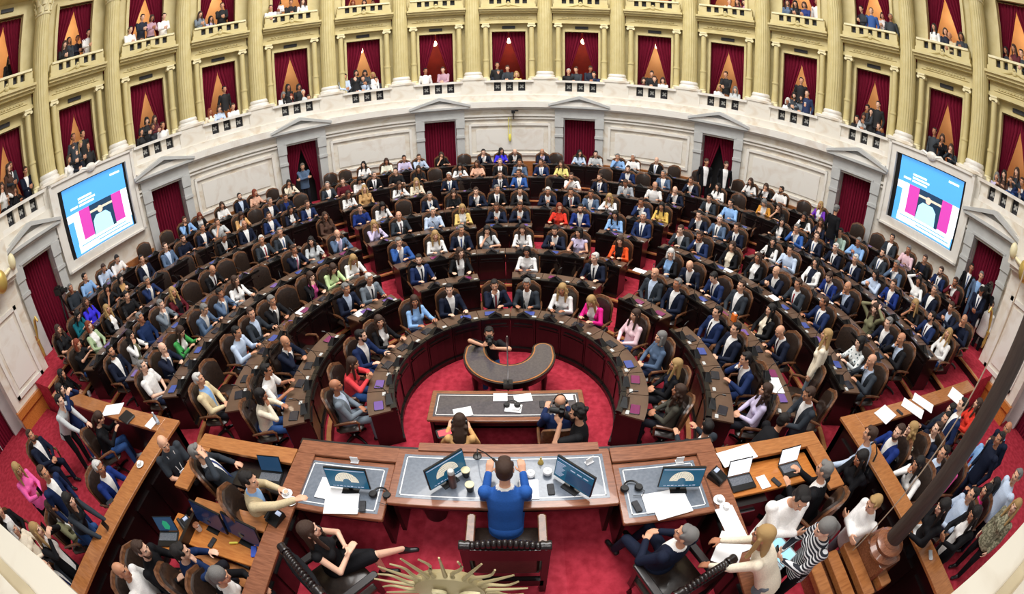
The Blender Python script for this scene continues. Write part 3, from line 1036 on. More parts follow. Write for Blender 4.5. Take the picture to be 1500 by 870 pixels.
nb = 0
for k in range(-7, 8):
    c = k * BETA
    nb += 1
    bw = bay_words(k)
    # window frames of both galleries
    root = bpy.data.objects.new('window_%d' % nb, None); COL.objects.link(root); struct(root)
    m = MB()
    for s in (-1, 1):
        m.arc(13.12, 13.3, c + s * 3.16 - .2, c + s * 3.16 + .2, 5.2, 7.55)
    m.arc(13.12, 13.3, c - 3.36, c + 3.36, 7.47, 7.56)
    m.obj('window_frame', M_CREAM, root)
    MB().arc(13.15, 13.22, c - 1.15, c + 1.15, 7.6, 7.72).obj('vent', M_GRILLE, root)
    m = MB()
    for s in (-1, 1):
        m.arc(13.1, 13.3, c + s * 3.35 - .25, c + s * 3.35 + .25, 8.6, 11.05)
    m.arc(13.1, 13.3, c - 3.6, c + 3.6, 10.95, 11.08)
    m.obj('upper_frame', M_CREAM, root)
    MB().arc(13.15, 13.22, c - 1.15, c + 1.15, 11.15, 11.27).obj('vent', M_GRILLE, root)
    # curtains
    if abs(k) <= 1:
        inner = lambda z: 0.02 if z > 7.2 else min(.58, .02 + (7.2 - z) * .32)
    else:
        inner = lambda z: 0.0 if z > 7.15 else min(.6, (7.15 - z) * .3)
    curtain_pair(frame_at(c, 13.38), .74, 4.7, 7.47, inner, '%s crimson curtain in lower gallery opening of ' + bw, 'lower gallery curtains')
    inner = lambda z: 0.0 if z > 10.75 else min(.66, (10.75 - z) * .34)
    curtain_pair(frame_at(c, 13.38), .76, 8.4, 10.95, inner, '%s crimson curtain in upper gallery opening of ' + bw, 'upper gallery curtains')
    # entablature over the lower opening
    e = thing('entablature', 'cream entablature over lower gallery opening of ' + bw, 'entablature', group='entablatures over the lower openings')
    m = MB().arc(12.92, 13.2, c - 5.2, c + 5.2, 7.81, 7.86).arc(12.95, 13.2, c - 5.1, c + 5.1, 7.86, 7.93)
    m.obj('architrave', M_CREAM, e, True)
    m = MB().arc(13.02, 13.2, c - 5.0, c + 5.0, 7.93, 8.26)
    for i in range(13):
        a = c - 3.3 + 6.6 * i / 12
        p = frame_at(a, 13.02)
        m.ball((p.translation.x, p.translation.y, 8.08), (.05, .05, .035), 6, 4)
        if i < 12:
            m.arc(12.995, 13.03, a + .12, a + .42, 8.05, 8.08, n=1)
    m.arc(12.99, 13.03, c - 4.2, c + 4.2, 8.0, 8.015).arc(12.99, 13.03, c - 4.2, c + 4.2, 8.16, 8.175)
    m.obj('frieze', M_CREAM, e, True)
    # two small ionic columns
    for s in (-1, 1):
        p = frame_at(c + s * 4.07, 12.98)
        t = thing('colonnette', 'slender cream ionic column %s of lower gallery opening, %s' % ('left' if s < 0 else 'right', bw), 'column', p.translation, -R(c + s * 4.07), 'slender gallery columns')
        MB().box(-.15, .15, -.13, .13, 5.22, 5.42).lathe([(.13, 5.42), (.14, 5.46), (.11, 5.5)], 14).obj('base', M_CREAM_LIGHT, t, True)
        MB().lathe([(.125, 5.5), (.125, 6.17)], 16).lathe([(.14, 6.17), (.145, 6.2), (.14, 6.24)], 16).lathe([(.12, 6.24), (.11, 7.62)], 16, flute=14, depth=.06).obj('shaft', M_CREAM, t, True)
        m = MB().lathe([(.1, 7.6), (.115, 7.64)], 14).box(-.14, .14, -.12, .12, 7.76, 7.81).box(-.12, .12, -.1, .1, 7.68, 7.76)
        for q in (-1, 1):
            m.lathe([(.055, -.12), (.055, .12)], 12, M=Matrix.Translation((q * .115, 0, 7.69)) @ Matrix.Rotation(PI / 2, 4, 'X'))
        m.obj('capital', M_CREAM_LIGHT, t, True)
    # lower balcony, marble
    if abs(k) != 6:
        b = thing('balustrade', 'white marble balustrade of the lower gallery in ' + bw, 'balustrade', group='marble balustrades')
        MB().arc(12.42, 12.85, c - 4.45, c + 4.45, 5.25, 5.34).obj('handrail', M_MARBLE_W, b, True)
        MB().arc(12.5, 12.8, c - 4.3, c + 4.3, 4.72, 4.88).obj('plinth', M_MARBLE_W, b, True)
        for (u0, u1) in ((-4.3, -2.75), (-1.5, -.62), (.68, 1.62), (2.9, 4.3)):
            MB().arc(12.53, 12.76, c + u0, c + u1, 4.88, 5.25).obj('post', M_MARBLE, b)
        for (u0, u1) in ((-2.75, -1.5), (-.62, .68), (1.62, 2.9)):
            m = MB().arc(12.66, 12.7, c + u0, c + u1, 4.88, 5.25)
            g = m.obj('grille', M_GRILLE, b)
            p = frame_at(c + (u0 + u1) / 2, 12.65, 5.06)
            m = MB().ball((0, 0, 0), (.05, .02, .05), 8, 6)
            for q in range(4):
                m.ball((.065 * math.cos(q * PI / 2 + .78), 0, .065 * math.sin(q * PI / 2 + .78)), (.035, .015, .035), 6, 4)
            ro = m.obj('rosette', M_GREY, g); ro.matrix_local = p
    # upper balcony, cream
    b = thing('balcony', 'cream upper balcony with pierced parapet in ' + bw, 'balcony', group='upper balconies')
    MB().arc(12.62, 13.2, c - 5.25, c + 5.25, 8.42, 8.5).arc(12.7, 13.2, c - 5.15, c + 5.15, 8.34, 8.42).arc(12.82, 13.2, c - 5.1, c + 5.1, 8.26, 8.34).arc(12.72, 12.95, c - 4.9, c + 4.9, 8.5, 8.66).obj('cornice', M_CREAM, b, True)
    MB().arc(12.7, 13.0, c - 4.6, c + 4.6, 8.9, 8.97).obj('handrail', M_CREAM_LIGHT, b, True)
    cells = [(-3.35, -2.55), (-2.0, -1.2), (-.4, .4), (1.2, 2.0), (2.55, 3.35)]
    e0 = -4.75
    for (u0, u1) in cells + [(4.75, 4.75)]:
        MB().arc(12.74, 12.93, c + e0, c + u0, 8.66, 8.9).obj('post', M_CREAM, b)
        e0 = u1
    for (u0, u1) in cells:
        MB().arc(12.86, 12.9, c + u0, c + u1, 8.66, 8.9).obj('grille', M_GRILLE, b)
    p = frame_at(c, 12.7, 8.62)
    m = MB().ball((0, 0, 0), (.1, .04, .1), 10, 6).ball((0, -.02, .08), (.06, .04, .05), 8, 5)
    for s in (-1, 1):
        m.tube([(s * .08, 0, 0), (s * .3, 0, -.06), (s * .55, 0, -.1)], [.035, .03, .012], 6)
    o = m.obj('swag', M_CREAM, b, True); o.matrix_local = p
    # lamps inside the galleries
    for z, e in ((7.0, 26), (10.7, 40)):
        l = bpy.data.lights.new('gallery_lamp', 'POINT'); l.energy = e; l.color = (1, .82, .6); l.shadow_soft_size = .15
        o = bpy.data.objects.new('gallery_lamp', l); o.matrix_world = frame_at(c, 14.35, z); COL.objects.link(o)
    if abs(k) <= 2:
        p = frame_at(c, 14.0, 0)
        t = thing('pendant_lamp', 'lit pendant lamp between the curtains, lower opening of ' + bw, 'lamp', p.translation, 0, 'gallery pendant lamps')
        MB().ball((0, 0, 7.13), (.1, .1, .13), 12, 8).obj('bulb', M_BULB, t, True)
        MB().tube([(0, 0, 7.24), (0, 0, 8.19)], .012, 6).obj('cord', M_BLACK, t)

# giant columns on marble pedestals
nc = 0
for i in range(-8, 8):
    c = (i + .5) * BETA
    nc += 1
    if abs(c) > 100:
        continue
    p = frame_at(c, 12.9)
    t = thing('column', 'tall fluted cream column, %s from left along the gallery' % ORD[nc], 'column', p.translation, -R(c), 'tall fluted columns')
    MB().box(-.5, .5, -.42, .3, 4.7, 5.42).box(-.53, .53, -.45, .3, 5.36, 5.44).obj('pedestal', M_MARBLE, t)
    MB().lathe([(.4, 5.44), (.41, 5.5), (.385, 5.54), (.34, 5.57), (.36, 5.62), (.345, 5.67), (.315, 5.71)], 28).box(-.42, .42, -.4, .3, 5.43, 5.46).obj('base', M_MARBLE_W, t, True)
    MB().lathe([(.315, 5.7), (.31, 6.5), (.305, 8.2), (.275, 10.64)], 64, flute=22, depth=.055).obj('shaft', M_CREAM, t)
    m = MB().lathe([(.29, 10.62), (.31, 10.66), (.28, 10.7), (.28, 10.95), (.33, 11.2), (.4, 11.32)], 20)
    for ring, (n, z, rr) in enumerate(((8, 10.72, .3), (8, 10.95, .31))):
        for q in range(n):
            a = 2 * PI * (q + ring * .5) / n
            pts = [(rr * math.cos(a), rr * math.sin(a), z), ((rr + .03) * math.cos(a), (rr + .03) * math.sin(a), z + .15), ((rr + .11) * math.cos(a), (rr + .11) * math.sin(a), z + .24)]
            m.tube(pts, [.08, .07, .03], 6, .4)
    m.box(-.42, .42, -.42, .3, 11.32, 11.42)
    m.obj('capital', M_CREAM_LIGHT, t, True)

# screens with marble frames on both sides
def rect(mb, x0, x1, z0, z1, y):
    return mb.box(x0, x1, y, y + .004, z0, z1)
E_BLUE = mat('screen_blue', (70, 150, 220), .3, emit=(82, 160, 226), estr=.95)
E_PALE = mat('screen_pale', (170, 220, 240), .3, emit=(165, 222, 242), estr=1.0)
E_WHITE = mat('screen_white', (235, 240, 250), .3, emit=(240, 244, 252), estr=1.0)
E_MAG = mat('screen_magenta', (190, 60, 160), .3, emit=(196, 66, 164), estr=.9)
E_BEIGE = mat('screen_beige', (200, 190, 170), .3, emit=(214, 206, 186), estr=.8)
E_SKIN = mat('screen_skin', (230, 190, 170), .3, emit=(232, 196, 176), estr=.9)
E_TEAL = mat('screen_teal', (24, 72, 96), .25, emit=(26, 78, 104), estr=.8)
E_TEALDK = mat('screen_teal_dark', (30, 58, 84), .25, emit=(34, 62, 92), estr=.7)
E_NAVYG = mat('screen_grey', (150, 160, 180), .3, emit=(150, 160, 182), estr=.8)
for s in (-1, 1):
    c = s * 6 * BETA - (.2 if s < 0 else -.2)
    side = 'left' if s < 0 else 'right'
    t = thing('wall_screen', 'large blue video screen in marble frame on the %s wall' % side, 'screen', group='two wall screens')
    t.matrix_world = frame_at(c, 12.26)
    m = MB()
    for (x0, x1, z0, z1) in ((-1.62, 1.62, 5.03, 5.28), (-1.62, 1.62, 2.72, 2.97), (-1.62, -1.38, 2.97, 5.03), (1.38, 1.62, 2.97, 5.03)):
        m.box(x0, x1, -.1, .5, z0, z1)
    for (x0, x1, z0, z1) in ((-1.68, 1.68, 5.26, 5.33), (-1.68, 1.68, 2.68, 2.74), (-1.68, -1.58, 2.68, 5.33), (1.58, 1.68, 2.68, 5.33)):
        m.box(x0, x1, -.16, .5, z0, z1)
    m.ball((0, -.12, 5.3), (.2, .1, .14), 12, 8)
    for q in (-1, 1):
        m.tube([(q * .15, -.12, 5.3), (q * .35, -.12, 5.36), (q * .5, -.12, 5.28)], [.06, .05, .02], 8)
    m.obj('frame', M_MARBLE_W, t)
    MB().box(-1.38, 1.38, .02, .3, 2.97, 5.03).obj('bezel', M_BLACK, t)
    pn = rect(MB(), -1.2, 1.28, 2.98, 5.0, .012).obj('panel', E_BLUE, t)
    rect(MB(), -1.2, 1.28, 3.3, 4.22, .008).obj('picture', E_WHITE, pn)
    for x0, x1 in ((-.72, -.3), (.62, 1.02)):
        rect(MB(), x0, x1, 3.34, 4.22, .004).obj('picture_curtain', E_MAG, pn)
    rect(MB(), -.3, .62, 3.3, 4.22, .006).obj('picture_backdrop', E_TEALDK, pn)
    m = MB()
    rect(m, -.3, .62, 3.98, 4.05, .005)
    m.obj('picture_cornice', E_BEIGE, pn)
    m = MB().prism([(-.28, 3.3), (.5, 3.3), (.46, 3.72), (.3, 3.86), (-.1, 3.86), (-.24, 3.72)], 0, .004, Matrix.Translation((0, .004, 0)) @ Matrix.Rotation(PI / 2, 4, 'X'))
    m.obj('picture_figure', E_PALE, pn)
    m = MB().lathe([(.105, 0), (.105, .004)], 18, M=Matrix.Translation((.1, .003, 3.98)) @ Matrix.Rotation(PI / 2, 4, 'X'))
    m.obj('picture_head', E_SKIN, pn)
    rect(MB(), -1.2, -.98, 3.3, 4.0, .003).obj('picture_panel', E_BLUE, pn)
    rect(MB(), -1.0, 1.24, 3.02, 3.3, .003).obj('caption_band', E_WHITE, pn)
    m = MB()
    for x0, x1, z in ((-.65, -.1, 4.52), (-.65, .02, 4.42), (-.65, -.05, 4.32), (-1.0, -.7, 4.33), (.72, 1.12, 4.78)):
        rect(m, x0, x1, z, z + .06, .003)
    m.obj('caption_lettering', E_WHITE, pn)
    m = MB()
    rect(m, -.9, 1.0, 3.2, 3.225, 0.0); rect(m, -.2, 1.15, 3.1, 3.13, 0.0)
    m.obj('caption_lettering', E_BLUE, pn)

# piers and oblique side walls near the rostrum
for s in (-1, 1):
    side = 'left' if s < 0 else 'right'
    X = lambda x: s * x
    def bx(m, x0, x1, *a):
        u, v = sorted((s * x0, s * x1))
        return m.box(u, v, *a)
    m = MB()
    bx(m, 11.45, 13.3, -3.05, -1.35, 0, 3.75)
    bx(m, 11.3, 13.3, -3.15, -1.28, 3.75, 3.85); bx(m, 11.2, 13.3, -3.2, -1.22, 3.85, 4.1); bx(m, 11.45, 13.3, -3.1, -1.3, 4.1, 4.75)
    bx(m, 12.2, 13.3, -7, -3.0, 3.3, 4.75)
    bx(m, 12.2, 13.3, -7, -4.9, 0, 3.3)
    struct(m.obj('wall_' + side, M_MARBLE))
    m = MB()
    for (y0, y1, z0, z1) in ((-2.8, -1.6, 1.3, 1.4), (-2.8, -1.6, 3.1, 3.2), (-2.8, -2.7, 1.3, 3.2), (-1.7, -1.6, 1.3, 3.2)):
        bx(m, 11.4, 11.46, y0, y1, z0, z1)
    bx(m, 11.43, 11.46, -2.6, -1.8, 1.5, 3.0)
    struct(m.obj('trim_%d' % (40 + s), M_MARBLE_W))
    m = MB(); bx(m, 11.38, 11.5, -3.07, -1.3, 0, .95); bx(m, 11.32, 11.5, -3.1, -1.27, .95, 1.12)
    struct(m.obj('baseboard_' + side, M_OAK_ORANGE))
    root = bpy.data.objects.new('door_%d' % (10 + s), None); COL.objects.link(root); struct(root)
    m = MB(); bx(m, 12.0, 12.4, -3.4, -3.05, 0, 3.4); bx(m, 12.0, 12.4, -5.0, -4.7, 0, 3.4); bx(m, 12.0, 12.4, -5.0, -3.05, 3.0, 3.4)
    m.obj('door_jamb', M_GREY, root)
    cm = Matrix.Translation((s * 12.2, -4.05, 0)) @ Matrix.Rotation(-s * PI / 2, 4, 'Z')
    curtain_pair(cm, .66, 0, 3.0, lambda z: .01, '%s crimson curtain of the side door beside the ' + side + ' pier', 'side door curtains', 6)
    # gilt sconce on the pier corner
    t = thing('wall_sconce', 'gilt curved wall sconce on corner of the %s marble pier' % side, 'sconce', (s * 11.4, -1.3, 2.35), group='pier sconces')
    MB().tube([(0, 0, -.3), (-s * .05, .06, 0), (-s * .1, .1, .2), (-s * .22, .12, .28), (-s * .3, .12, .18)], [.02, .05, .045, .04, .03], 10).obj('arm', M_GOLDP, t, True)
    MB().lathe([(.02, -.75), (.05, -.6), (.03, -.4), (.06, -.3)], 10).obj('tassel', M_GOLDP, t, True)
    t = thing('gilt_finial', 'round gilt finial on the ledge of the %s marble pier' % side, 'ornament', (s * 11.2, -1.9, 3.95), group='pier finials')
    MB().ball((-s * .12, 0, 0), (.17, .22, .28), 16, 10).obj('knob', M_GOLDP, t, True)
    MB().ball((-s * .02, .58, .22), (.12, .12, .2), 12, 8).tube([(0, .45, .1), (-s * .05, .2, .05), (0, 0, 0)], [.05, .06, .05], 8).obj('scroll', M_CREAM_LIGHT, t, True)

# the parapet the picture is taken over
ledges = {'left': [(-1.42, -5.445), (-2.09, -5.435), (-2.73, -5.495), (-4.4, -5.54), (-8.5, -5.66), (-8.5, -6.6), (-1.42, -6.6)],
          'right': [(1.72, -5.445), (2.9, -5.475), (4.4, -5.5), (8.5, -5.6), (8.5, -6.6), (1.72, -6.6)]}
for side, poly in ledges.items():
    m = MB().prism(poly, 3.86, 4.0)
    inset = [(x, y - .1) for x, y in poly[:-2]] + [(poly[-2][0], poly[-2][1]), (poly[-1][0], poly[-1][1])]
    m.prism(inset, 3.7, 3.86)
    struct(m.obj('ledge_trim', M_LEDGE))
    inset = [(x, y - .2) for x, y in poly[:-2]] + [(poly[-2][0], poly[-2][1]), (poly[-1][0], poly[-1][1])]
    struct(MB().prism(inset, 4.0, 4.02).obj('ledge_trim', M_LEDGE_TAN))
    inset = [(x, y - .29) for x, y in poly[:-2]] + [(poly[-2][0], poly[-2][1]), (poly[-1][0], poly[-1][1])]
    struct(MB().prism(inset, 4.02, 4.05).obj('ledge_trim', M_LEDGE))
# ================================================================== seats, desks, chairs
SEATS = []      # (row, number along the row from left, azimuth, code words)
_row = 0
for _l in SEAT_DATA.split('\n'):
    _t = _l.split()
    if not _t:
        continue
    if _t[0] == 'R':
        _row = int(_t[1]); _n = 0
        continue
    _n += 1
    SEATS.append((_row, _n, float(_t[0]), _t[1:]))
BYROW = [[s for s in SEATS if s[0] == k] for k in range(8)]

def seat_words(row, n):
    return '%s seat from left, %s row' % (ordn(n), ORD[row + 1])

SCREEN_M = [mat('tablet_purple', (104, 78, 140), .25, emit=(110, 84, 150), estr=.25), mat('tablet_blue', (62, 76, 140), .25, emit=(66, 82, 150), estr=.25),
            mat('tablet_plum', (112, 40, 84), .25, emit=(120, 44, 92), estr=.25), mat('tablet_off', (40, 42, 52), .2)]
console_me = MB().add([(-.14, -.04, 0), (.14, -.04, 0), (.14, .09, 0), (-.14, .09, 0), (0, -.02, .105), (0, .05, .105), (-.05, -.02, .07), (.05, -.02, .07)],
                      [(0, 3, 2, 1), (0, 1, 7, 4, 6), (1, 2, 5, 4, 7), (2, 3, 5), (3, 0, 6, 4, 5)]).mesh('console', M_BLACK)
mic_me = MB().tube([(0, .03, .08), (0, .05, .16), (0, .09, .22), (0, .15, .25)], [.006, .006, .006, .007], 6).tube([(0, .14, .247), (0, .2, .26)], .013, 8).mesh('microphone', M_BLACK)
tablet_me = []
for q, mm in enumerate(SCREEN_M):
    me = MB().rbox(-.11, .11, -.08, .08, 0, .014, .012).mesh('tablet', M_BLACK)
    me.materials.append(mm)
    me.polygons[1].material_index = 1
    tablet_me.append(me)
light_me = MB().rbox(-.045, .045, -.03, .03, 0, .012, .008).mesh('keypad', M_GREY)

def desk_edges(row):
    L = BYROW[row]
    r = RK[row]
    e = []
    for i, s in enumerate(L):
        a = s[2]
        gl = (a - L[i - 1][2]) if i else 99
        gr = (L[i + 1][2] - a) if i + 1 < len(L) else 99
        k = math.degrees(1 / r)
        hl = gl / 2 if gl / k < .98 else .36 * k
        hr = gr / 2 if gr / k < .98 else .36 * k
        e.append((a - hl, a + hr))
    return e

for row in range(8):
    z = row * DZ
    r0, r1 = RK[row] - .70, RK[row] - .27
    for s, (a0, a1) in zip(BYROW[row], desk_edges(row)):
        g = math.degrees(.006 / r0)
        a0 += g; a1 -= g
        ac = (a0 + a1) / 2
        root = thing('desk', 'dark wooden desk in front of the ' + seat_words(row, s[1]), 'desk', frame_at(s[2], r0, z, RC).translation, -R(s[2]), 'desk rows of the chamber')
        M0 = frame_at(s[2], r0, z, RC)
        inv = M0.inverted()
        def part(mb, name, m, smooth=False):
            mb.v = [tuple(inv @ Vector(p)) for p in mb.v]
            return mb.obj(name, m, root, smooth)
        t = math.degrees(.035 / r0)
        m = MB().arc(r0 - .02, r0 + .03, a0, a1, z, z + .78, RC, n=3).arc(r0 - .06, r0, a0, a1, z + .0, z + .09, RC, n=3)
        m.arc(r0 - .035, r0, a0 + t, a1 - t, z + .16, z + .6, RC, n=3).arc(r0 - .05, r0, a0 + 2 * t, a1 - 2 * t, z + .64, z + .67, RC, n=3)
        part(m, 'front_panel', M_DARKWOOD)
        m = MB().arc(r0 - .04, r0 + .06, a0, a1, z + .76, z + .79, RC, n=3).arc(r0 - .03, r0 + .05, a0, a1, z + .79, z + .805, RC, n=3)
        part(m, 'ledge', M_EBONY)
        m = MB().arc(r0 + .03, r1, a0, a1, z + .73, z + .76, RC, n=3)
        part(m, 'top', M_DESKTOP)
        for (b0, b1) in ((a0, a0 + t), (a1 - t, a1)):
            part(MB().arc(r0 + .03, r1 - .03, b0, b1, z, z + .73, RC, n=1), 'side_panel', M_DARKWOOD)
        rel = inv @ frame_at(ac, r0 + .03, z + .8, RC)
        link('console', console_me, root, rel)
        if row < 6:
            link('microphone', mic_me, root, rel @ Matrix.Rotation(random.uniform(-.7, .7), 4, 'Z'))
        rel = inv @ frame_at(ac + math.degrees(random.choice((-.1, .1)) / r1), r0 + .24, z + .763, RC) @ Matrix.Rotation(random.uniform(-.2, .2), 4, 'Z')
        link('tablet', tablet_me[random.choice((0, 1, 2, 3, 3)) if row < 4 else random.choice((0, 1, 3, 3, 3))], root, rel)
        rel = inv @ frame_at(a1 - math.degrees(.08 / r1), r0 + .14, z + .761, RC)
        link('keypad', light_me, root, rel)

# ---- armchair: faces -y here is the desk side; local +y of the sitter looks to the desk
def curved_back(w, z0, z1, y, bow, th, r, nx=10, nz=8, inset=0.0):
    """rounded, slightly bowed upholstered back"""
    m = MB()
    v, f = [], []
    W = w / 2 - inset
    for side, yo in ((0, th), (1, 0)):
        for iz in range(nz + 1):
            tz = iz / nz
            zz = z0 + inset + (z1 - z0 - 2 * inset) * tz
            # corner rounding
            top = max(0, (zz - (z1 - inset - r)) / r)
            bot = max(0, ((z0 + inset + r * .5) - zz) / (r * .5))
            ww = W - r * (1 - math.sqrt(max(0, 1 - min(1, top) ** 2))) - r * .4 * (1 - math.sqrt(max(0, 1 - min(1, bot) ** 2)))
            for ix in range(nx + 1):
                tx = -1 + 2 * ix / nx
                x = ww * tx
                puff = .02 * (1 - tx ** 4) * (1 - (2 * tz - 1) ** 4)
                yy = y + bow * (x / (w / 2)) ** 2 - .12 * (zz - z0) + (yo + puff if side == 0 else -puff * .6)
                v.append((x, yy, zz))
    n = nx + 1
    N = n * (nz + 1)
    for iz in range(nz):
        for ix in range(nx):
            a = iz * n + ix
            f.append((a, a + 1, a + n + 1, a + n))
            f.append((N + a, N + a + n, N + a + n + 1, N + a + 1))
    for ix in range(nx):
        f.append((ix, N + ix, N + ix + 1, ix + 1)); a = nz * n + ix
        f.append((a, a + 1, N + a + 1, N + a))
    for iz in range(nz):
        a = iz * n
        f.append((a, a + n, N + a + n, N + a)); a = iz * n + nx
        f.append((a, N + a, N + a + n, a + n))
    return m.add(v, f)

CH = {}
CH['backrest'] = curved_back(.56, .50, 1.06, -.24, .09, .06, .16, inset=.025).mesh('backrest', M_LEATHER, True)
CH['back_frame'] = curved_back(.56, .48, 1.08, -.262, .09, .035, .17).mesh('back_frame', M_RIM, True)
CH['seat'] = MB().rbox(-.25, .25, -.24, .24, .36, .45, .07).mesh('seat', M_LEATHER, True)
for s, n in ((-1, 'armrest'), (1, 'armrest_r')):
    CH[n] = MB().tube([(s * .28, -.22, .62), (s * .295, 0, .655), (s * .29, .16, .65), (s * .285, .19, .6), (s * .27, .17, .42)], [.02, .026, .028, .024, .02], 8).mesh('armrest', M_RIM, True)
CH['pedestal'] = MB().lathe([(.05, .07), (.05, .12), (.03, .14), (.03, .33), (.09, .36)], 12).mesh('pedestal', M_DARKWOOD, True)
m = MB()
for q in range(4):
    a = q * PI / 2 + PI / 4
    m.tube([(0, 0, .09), (.15 * math.cos(a), .15 * math.sin(a), .075), (.26 * math.cos(a), .26 * math.sin(a), .035)], [.035, .028, .02], 8)
    m.ball((.26 * math.cos(a), .26 * math.sin(a), .022), .022, 8, 6)
CH['foot_star'] = m.mesh('foot_star', M_DARKWOOD, True)

def armchair(label, loc, rz, group):
    t = thing('armchair', label, 'chair', loc, rz, group)
    for n, me in CH.items():
        link(n.replace('_r', '') if n == 'armrest_r' else n, me, t)
    return t

for (row, n, az, code) in SEATS:
    empty = code[0] == 'E'
    rr = RK[row] + (.10 if not empty else .14)
    p = frame_at(az, rr, row * DZ, RC).translation
    armchair(('empty brown leather armchair at the ' if empty else 'occupied brown leather armchair at the ') + seat_words(row, n), p,
             PI - R(az) + (random.uniform(-.35, .35) if empty else random.uniform(-.06, .06)), 'deputies armchairs')

# ================================================================== rostrum
ZD = 0.75
M_PLAT = M_DARKWOOD
struct(MB().box(-2.5, 2.5, -6.6, -1.98, 0, ZD).obj('rostrum_floor', M_CARPET))
struct(MB().box(-.95, .68, -5.6, -2.55, ZD, ZD + .012).obj('rostrum_floor', M_CARPET_BAND))

def slab_desk(name, label, x0, x1, y0, y1, ztop, zfloor, top_m, inlay, front=True, group=None, frame=M_WALNUT, border=.09):
    t = thing(name, label, 'desk', ((x0 + x1) / 2, (y0 + y1) / 2, zfloor), 0, group)
    hx, hy, h = (x1 - x0) / 2, (y1 - y0) / 2, ztop - zfloor
    MB().rbox(-hx, hx, -hy, hy, h - .05, h, .015).obj('top', frame, t)
    i = MB().box(-hx + border, hx - border, -hy + border, hy - border, h - .002, h + .002).obj('writing_surface', inlay, t)
    m = MB()
    b = border + .035
    for (a0, a1, c0, c1) in ((-hx + b, hx - b, -hy + b, -hy + b + .012), (-hx + b, hx - b, hy - b - .012, hy - b), (-hx + b, -hx + b + .012, -hy + b, hy - b), (hx - b - .012, hx - b, -hy + b, hy - b)):
        m.box(a0, a1, c0, c1, h + .002, h + .0035)
    m.obj('tooled_line', M_WHITE, i)
    m = MB().box(-hx + .03, hx - .03, hy - .08, hy - .04, 0, h - .05)
    n = max(2, int(2 * hx / .5))
    for q in range(n):
        u = -hx + .06 + (2 * hx - .12) * q / n
        m.box(u + .03, u + (2 * hx - .12) / n - .03, hy - .05, hy - .025, .12, h - .14)
    m.box(-hx, hx, hy - .08, hy - .01, 0, .08)
    m.obj('front_panel', M_DARKWOOD, t)
    for s in (-1, 1):
        u, v = sorted((s * (hx - .02), s * (hx - .07)))
        MB().box(u, v, -hy + .1, hy - .05, 0, h - .05).obj('side_panel', M_DARKWOOD, t)
    MB().box(-hx + .1, hx - .1, -hy + .06, -hy + .09, h - .17, h - .05).obj('apron', M_DARKWOOD, t)
    return t

slab_desk('presiding_desk', 'wide central rostrum desk with grey leather top and white line', -1.24, 1.22, -2.85, -2.03, 1.5, ZD, M_SLATE and M_WALNUT, M_SLATE)
m = MB().box(-1.0, 1.1, -2.06, -1.94, 1.44, 1.52); struct(m.obj('trim_50', M_WALNUT))
slab_desk('side_desk', 'rostrum desk left of the central desk with papers and one monitor', -2.38, -1.25, -3.06, -2.25, 1.46, ZD, M_WALNUT, M_SLATE, border=.07)
slab_desk('side_desk', 'rostrum desk right of the central desk with charger and monitor', 1.23, 2.3, -3.1, -2.25, 1.46, ZD, M_WALNUT, M_SLATE, border=.07)
# rostrum front wall and wooden shelf above the side desks
m = MB().box(-2.6, 2.6, -2.05, -1.96, 0, 1.45)
for q in range(10):
    m.box(-2.5 + q * .51, -2.1 + q * .51, -1.97, -1.935, .2, 1.2)
m.box(-2.6, 2.6, -1.97, -1.9, 0, .12)
struct(m.obj('wall_rostrum', M_DARKWOOD))
for s in (-1, 1):
    side = 'left' if s < 0 else 'right'
    t = thing('rostrum_parapet', 'polished wooden parapet along the %s side of the rostrum' % side, 'parapet', (s * 2.42, -3.3, 0), group='rostrum parapets')
    u, v = sorted((-s * .13, s * .13))
    y0 = 3.3 - 2.05
    MB().rbox(-.13, .13, -1.9, y0 - .2, 1.46, 1.5, .01).obj('cap', M_WALNUT, t)
    u0, u1 = sorted((-s * 1.19, s * .13))
    MB().rbox(u0, u1, y0 - .2, y0 + .02, 1.46, 1.5, .01).obj('front_cap', M_WALNUT, t)
    m = MB().box(-.06, .06, -1.9, y0 - .05, 0, 1.46)
    for q in range(5):
        yy = -1.8 + q * .6
        m.box(-.085, .085, yy, yy + .5, .15, 1.3)
    m.obj('panelling', M_DARKWOOD, t)

